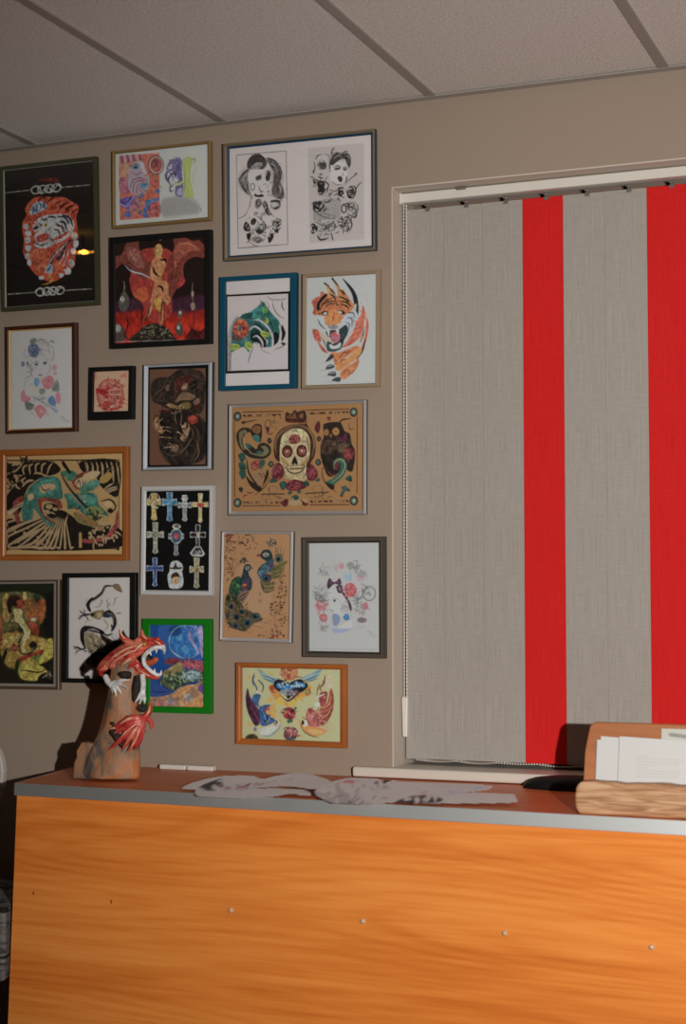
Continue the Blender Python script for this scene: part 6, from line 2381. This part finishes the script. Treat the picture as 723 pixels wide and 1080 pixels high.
for path, rad in [([(146, 757, -.044), (136, 758, -.052), (126, 764, -.052)], [.5, 1.6, .4]), ([(144, 763, -.050), (133, 772, -.056), (124, 782, -.055)], [.5, 1.4, .4]),
 ([(145, 766, -.050), (137, 778, -.056), (130, 789, -.051)], [.5, 1.6, .5]), ([(148, 767, -.046), (143, 780, -.053), (137, 790, -.051)], [.4, 1.3, .4]),
 ([(153, 756, -.032), (157, 750, -.024), (158, 744, -.019)], [.4, 1.4, .4]), ([(121, 767.5, -.049), (117, 768.5, -.046), (114, 768.5, -.042)], [1, 1.2, .4])]:
    rb = MB(); tubes(rb, [(path, rad)]); spart(rb, 'cream_strand', cream_m, 0, smooth_=True)

# ---------------------------------------------------------------- loose drawings on the desk
SLOPE = .075                                                # drawings tilted up towards the wall so they catch more flash
def sheet(art, outline, off, sc, lift, label, bump=0., seed=0):
    P = np.reshape(outline, (-1, 2))/sc+np.array(off)
    ay = np.array([0, 1., SLOPE])/math.hypot(1, SLOPE); nn = np.array([0, -SLOPE, 1.])/math.hypot(1, SLOPE)
    p0 = np.array([0, -.535, ZD+lift])
    Wp = []
    for x, y in smooth(P, True, 4):
        r = ray(x, y); Wp.append(CAM+r*((p0-CAM)@nn)/(r@nn))
    Wp = np.array(Wp)
    x0, x1, y0, y1 = Wp[:, 0].min(), Wp[:, 0].max(), Wp[:, 1].min(), Wp[:, 1].max()
    pc = np.array([x0, y1, p0[2]+SLOPE*(y1-p0[1])])
    cv = Canvas(x1-x0, (y1-y0)*math.hypot(1, SLOPE), 640, uv_map(pc, nn, np.array([1., 0, 0]), ay, 0, 0), .14)
    cv.off, cv.sc = off, sc
    cv.run(art, 1/.19, .9, 1.15)
    def keep(U, V):
        X, Y = x0+U, y1-V*ay[1]; ins = np.zeros(X.shape, bool)
        for (ax, ay_), (bx, by) in zip(Wp[:, :2], np.roll(Wp[:, :2], -1, 0)):
            if ay_ != by: ins ^= ((ay_ > Y) != (by > Y)) & (X < (bx-ax)*(Y-ay_)/(by-ay_)+ax)
        return ins
    def place(U, V):
        Z = pc[2]-V*ay[2]+bump*(np.sin(U*11+seed)*np.sin(V*8+seed*2)+1)*.5
        return np.stack([x0+U, y1-V*ay[1], Z], -1)
    o = grid_sheet('tattoo_drawing', cv, place, None, paper_m, keep)
    tag(o, label, 'drawing', 'loose tattoo drawings on the desk')
    return o
paper_m = color_mat('drawing_paper', .55, .3)
v1 = 'B a5a2a2\nv 185 805 4.017\nk 2\n'; v2 = 'B a5a2a2\nv 340 810 3.286\nk 2\n'
sheet(v1+'b 6a6668 5 280 142 310 138 340 144\nb 8a8688 4 120 125 300 120 500 125\nn 8a8688 4 10 60 3 330 130 200 14\n',
      [90,112, 200,106, 360,104, 520,106, 575,124, 560,140, 480,132, 420,142, 300,150, 200,150, 92,140], (185, 805), 4.017, .0008,
      'pale sheet lying under the wavy drawing near the statue')
sheet(v1+'k 2\nb 1c1a1c 14 120 95 155 92 175 115\nb 2a282a 8 130 118 165 108 200 90\nb 3a3638 7 175 104 260 102 350 92\nb 5a3c40 5 190 108 300 104 400 88\nb 5a5658 9 370 95 430 85 500 70\nb 6a666a 8 440 75 520 60 600 66\nb 7a7678 7 230 75 300 66 360 78\nb 6a666a 7 480 95 560 88 640 92\nb 7a7678 6 540 110 590 105 640 104\nn 8a868a 4 24 50 4 520 80 120 24\nn 8a8688 4 20 60 5 280 85 180 16\n',
      [25,106, 90,82, 200,62, 330,62, 372,72, 430,60, 500,48, 570,48, 640,68, 676,94, 640,112, 575,122, 480,108, 360,112, 250,116, 160,118, 60,116], (185, 805), 4.017, .002,
      'wavy cut-out ink drawing with a pointed end nearest the statue', .008, 1.)
sheet(v2+'n 9a9698 4 20 60 3 450 90 120 20\nb 8a8688 5 440 100 540 96 640 104\n',
      [400,86, 520,84, 650,87, 671,100, 668,120, 560,124, 420,125, 330,124, 330,100], (340, 810), 3.286, .0008,
      'plain pale sheet with a rounded end nearest the wooden holder')
sheet(v2+'b 6a6870 6 360 70 430 68 500 72\nb 8a8c98 10 380 80 470 84 560 70\nn 8a8688 5 16 60 5 450 72 110 10\n',
      [320,48, 440,54, 582,62, 574,78, 520,86, 420,96, 330,98, 250,80], (340, 810), 3.286, .0020,
      'pale sheet with a sharp corner lying on top beside the window sill', .002, 2.)
sheet(v2+'b 141214 12 185 50 210 46 235 50\nf 3a3638 255 118 300 100 345 92 390 100 415 118 340 124\nb 141214 12 260 118 330 112 410 118\nd b0acac 8 8 4 330 112 60 8\nb 5a5658 9 0 95 60 85 130 92\nb 3a3638 8 30 110 80 92 110 108\nb 6a3c44 5 40 60 80 50 120 54\nb 5a5658 8 120 75 180 66 230 74\nb 3a3638 9 60 120 110 116 150 122\nb 6a6668 7 150 95 220 90 260 100\nb 8a5a60 6 320 92 350 88 380 94\nn 5a5658 4 34 40 5 110 95 110 24\nn 8a8688 4 40 50 6 200 80 180 30\n',
      [-30,86, 20,56, 60,42, 130,34, 230,44, 330,52, 400,66, 440,90, 418,122, 340,127, 250,122, 160,128, 60,128, 0,112], (340, 810), 3.286, .0052,
      'busy grey ink drawing in the middle of the desk with a black patch', .004, 3.)

# ---------------------------------------------------------------- small things along the wall
for (px0, px1, py0, py1, lab) in ((170, 197.2, 806, 811, 'short white plastic strip at the wall, the one nearer the statue'),
                                  (199, 226, 808.2, 812.5, 'short white plastic strip at the wall, the one farther from the statue')):
    a, b = on_y(px0, py0, -.03), on_y(px1, py1, -.03)
    o = MB().box(-(b[0]-a[0])/2, (b[0]-a[0])/2, -.012, .012, 0, .013).build('cable_cover', white_m, None, bevel=.003)
    o.location = ((a[0]+b[0])/2, -.030, ZD+.0003)
    tag(o, lab, 'cable cover', 'white strips at the back of the desk')

# ---------------------------------------------------------------- wooden letter holder with papers
hold_m = three('rough_sawn_wood', (.33, .155, .07), (.50, .265, .13), (.64, .40, .23), 6, .5, .35, (1.6, 6, 20), .003)
board_m = wood_mat('brown_board', [(.3, (.36, .12, .04)), (.5, (.46, .17, .062)), (.7, (.54, .22, .085))], 'x', 10., 80., .45)
hx0 = on_z(606.5, 858.5, ZD)
HY = hx0[1]                                                # front face of the slab
print('holder front y', HY, 'x', hx0[0])
HX = -.56
lh = empty('letter_holder', (HX, HY+.08, ZD))
tag(lh, 'rough wooden letter holder standing at the right end of the desk', 'letter holder')
def hp(mb, name, m, **k):
    for i, p in enumerate(mb.v): mb.v[i] = (p[0]-HX, p[1]-(HY+.08), p[2]-ZD)
    return mb.build(name, m, lh, **k)
HXR = -.30
zt = on_y(612, 824, HY)[2]; x0 = hx0[0]
slab = MB(); nxs = 24; prof = []
# live-edge slab: front profile in x-z, rounded left end, wavy top
tops = [(x0+.004, ZD+.030), (x0-.001, ZD+.012)]
out = [(x0+.006, ZD+.0005), (x0-.001, ZD+.016), (x0-.002, ZD+.034), (x0+.001, zt-.014), (x0+.009, zt-.002)]
for i in range(nxs+1):
    x = x0+.016+(HXR-x0-.02)*i/nxs; out.append((x, zt+.0015*math.sin(i*1.1)+.001*math.sin(i*2.7)))
out += [(HXR, ZD+.04), (HXR, ZD+.0005)]
V = []; F = []; rows = [(.006, .92), (0., 1.0), (.0, 1.0), (.045, 1.0)]
slab.prism(out, HY, HY+.040, 'y')
so = hp(slab, 'front_slab', hold_m, bevel=.006, seg=3)
BY = HY+.135
zb = on_y(622, 761.5, BY)[2]; xb0 = on_y(621.5, 765, BY)[0]; xb1 = on_y(613, 816, BY)[0]
bpoly = [(xb1, ZD+.0005), (HXR, ZD+.0005), (HXR, zb-.004), (-.45, zb), (xb0+.01, zb), (xb0, zb-.01), ((xb0+xb1)/2-.002, (zb+ZD)/2+.03)]
hp(MB().prism(bpoly, BY, BY+.018, 'y'), 'back_board', board_m, bevel=.003)
hp(MB().box(xb1+.012, HXR-.004, HY+.040, BY, ZD+.0005, ZD+.018), 'base', board_m)
e1 = on_y(616, 817, HY+.06)
hp(MB().box(x0+.004, x0+.026, HY+.0405, HY+.075, ZD+.0005, zt-.004), 'end_block', mat('grey_end_grain', (.25, .19, .15), .7, .2, noise=(40, 4, .3, .7)), bevel=.004)
def paper(px0, px1, py0, yy, label, art, slope=0., name='paper_sheet'):
    a = on_y(px0, py0, yy); wd = .21 if px1 is None else on_y(px1, py0, yy)[0]-a[0]
    z0 = ZD+.019; hh = a[2]-z0
    pc = np.array([a[0], yy, a[2]])
    cv = Canvas(wd, hh, 480, uv_map(pc, np.array([0, -1., 0]), np.array([1., 0, 0]), np.array([0, 0, 1.]), 0, 0))
    cv.run(art, 1/.97)
    o = grid_sheet(name, cv, lambda U, V: np.stack([a[0]+U-V*.06*(1-.2), yy+U*0, a[2]-V-slope*U*(1-V/hh)], -1), None, paper_m)
    o.modifiers.new('thick', 'SOLIDIFY').thickness = .0003
    tag(o, label, 'paper', 'papers in the wooden holder')
pv = 'B d2d2d0\nv 618 755 6.886\nk 1\n'
lines = ''.join(f'l b2b2b0 3 {372+(k_%3)*3} {y} {430+(k_*53)%70+(220 if k_%4 else 20)} {y+3}\n' for k_, y in enumerate(range(285, 440, 22)))
paper(697, None, 768.3, HY+.1325, 'tallest cream sheet with a grey heading at the back of the holder',
      'B c9c8bd\nv 618 755 6.886\nk 1\n'+''.join(f'o 77777a 6 {608+k_*15} {136+k_*2} {5+(k_%3)} {7+(k_%2)*3}\nl 77777a 4 {614+k_*15} {128-(k_%3)*4+k_*2} {614+k_*15} {146+k_*2}\n' for k_ in range(14)))
paper(633, None, 776.3, HY+.1310, 'white sheet showing a narrow top corner second from left', pv, .05)
paper(629, None, 780, HY+.1295, 'white sheet sticking out farthest to the left', pv, .01)
paper(652.5, None, 776.5, HY+.1275, 'front white sheet with faint lines of grey text', pv+lines, .035)

# black rounded case lying behind the holder
cc0 = on_z(551, 829.5, ZD); cc1 = on_z(640, 829, ZD)
CXc, CYc = cc0[0]+.155, -.085
mb = MB(); nr = 28; V = []; F = []
for j in range(6):
    a = j/5*math.pi/2; rr = math.cos(a)**.6 if j < 5 else .02
    for q in range(nr):
        t = 2*math.pi*q/nr; V.append((.150*rr*math.cos(t), .045*rr*math.sin(t), .034*math.sin(a)))
F = [(j*nr+q, j*nr+(q+1) % nr, (j+1)*nr+(q+1) % nr, (j+1)*nr+q) for j in range(5) for q in range(nr)]+[tuple(range(nr))[::-1], tuple(range(5*nr, 6*nr))]
o = mb.add(V, F).build('black_case', black_m, None, smooth_=True); o.location = (CXc, CYc, ZD+.0005)
tag(o, 'low rounded black case on the desk between window sill and wooden holder', 'case')

# ---------------------------------------------------------------- chair at the left end of the desk
pat_m = three('black_grey_print', (.008, .008, .008), (.16, .15, .145), (.20, .19, .18), 9, .8, .1, (2, 2, 7))
shell_m = mat('cream_chair_shell', (.55, .50, .45), .4, .4)
ch = empty('side_chair', (-2.62, -.30, 0))
tag(ch, 'chair with a black and grey patterned seat, cut off left of the desk', 'chair')
def cpart(mb, name, m, **k):
    for i_, p_ in enumerate(mb.v): mb.v[i_] = (p_[0]+2.62, p_[1]+.30, p_[2])
    return mb.build(name, m, ch, **k)
SF = -.487
xr = on_panel(13.5, 990)[0]-.010; zt_ = on_y(8, 957, SF)[2]; zb_ = on_y(8, 1037, SF)[2]
cpart(MB().prism([(xr-.46, SF), (xr, SF), (xr-.10, SF+.36), (xr-.46, SF+.36)], zb_, zt_), 'seat', pat_m, bevel=.012, seg=3)
xb = on_y(3.0, 815, -.13)[0]; zc_ = on_y(3, 815, -.13)[2]; za_ = on_y(0, 783, -.13)[2]
bk = [(xb-.42, zc_-.16), (xb-.10, zc_-.16), (xb-.03, zc_-.10), (xb-.004, zc_-.04), (xb, zc_), (xb-.004, zc_+.03), (xb-.016, zc_+.06), (xb-.05, zc_+.10), (xb-.12, zc_+.125), (xb-.42, zc_+.125)]
cpart(MB().prism(bk, -.13, -.105, 'y'), 'backrest', shell_m, bevel=.006, seg=3)
for x in (xr-.42, xr-.15):
    for y in (SF+.06, SF+.31): cpart(MB().tube([(x, y, 0), (x, y, zb_+.004)], [.012, .016], 10), 'leg', black_m)
for x in (xb-.30, xb-.14): cpart(MB().tube([(x, -.118, zt_-.05), (x, -.118, zc_-.14)], .012, 8), 'back_post', black_m)

# ---------------------------------------------------------------- the small warm lamp mirrored in the tiger picture's glass
p = PICS[0]; c, u, v, n = frame_axes(p); r = ray(88, 266); r = r/np.linalg.norm(r)
pc = c+n*.0118; hit = CAM+r*((pc-CAM)@n)/(r@n); rr = r-2*(r@n)*n
tq = min((XL+.12-hit[0])/rr[0], 2.2); lp = hit+rr*tq
print('lamp', lp, 'hit', hit)
lm = empty('ceiling_lamp', tuple(lp)); tag(lm, 'small warm lamp seen only as a glint in the tiger picture', 'lamp')
lx = np.array([rr[1], -rr[0], 0])/math.hypot(rr[0], rr[1])
MB().tube([tuple(lx*-.020), (0, 0, 0), tuple(lx*.020)], [.005, .010, .005], 10).build('bulb', mat('warm_bulb', (1, .6, .15), .3, .5, emit=((1, .50, .06), 30)), lm, smooth_=True)
MB().tube([tuple(lx*-.045), tuple(lx*.045)], .0035, 8).build('filament_tube', mat('amber_tube', (1, .5, .1), .3, .5, emit=((1, .35, .03), 10)), lm, smooth_=True)
MB().tube([(0, 0, .009), (0, 0, CEIL-lp[2])], .006, 8).build('stem', black_m, lm)
print('SCRIPT DONE')
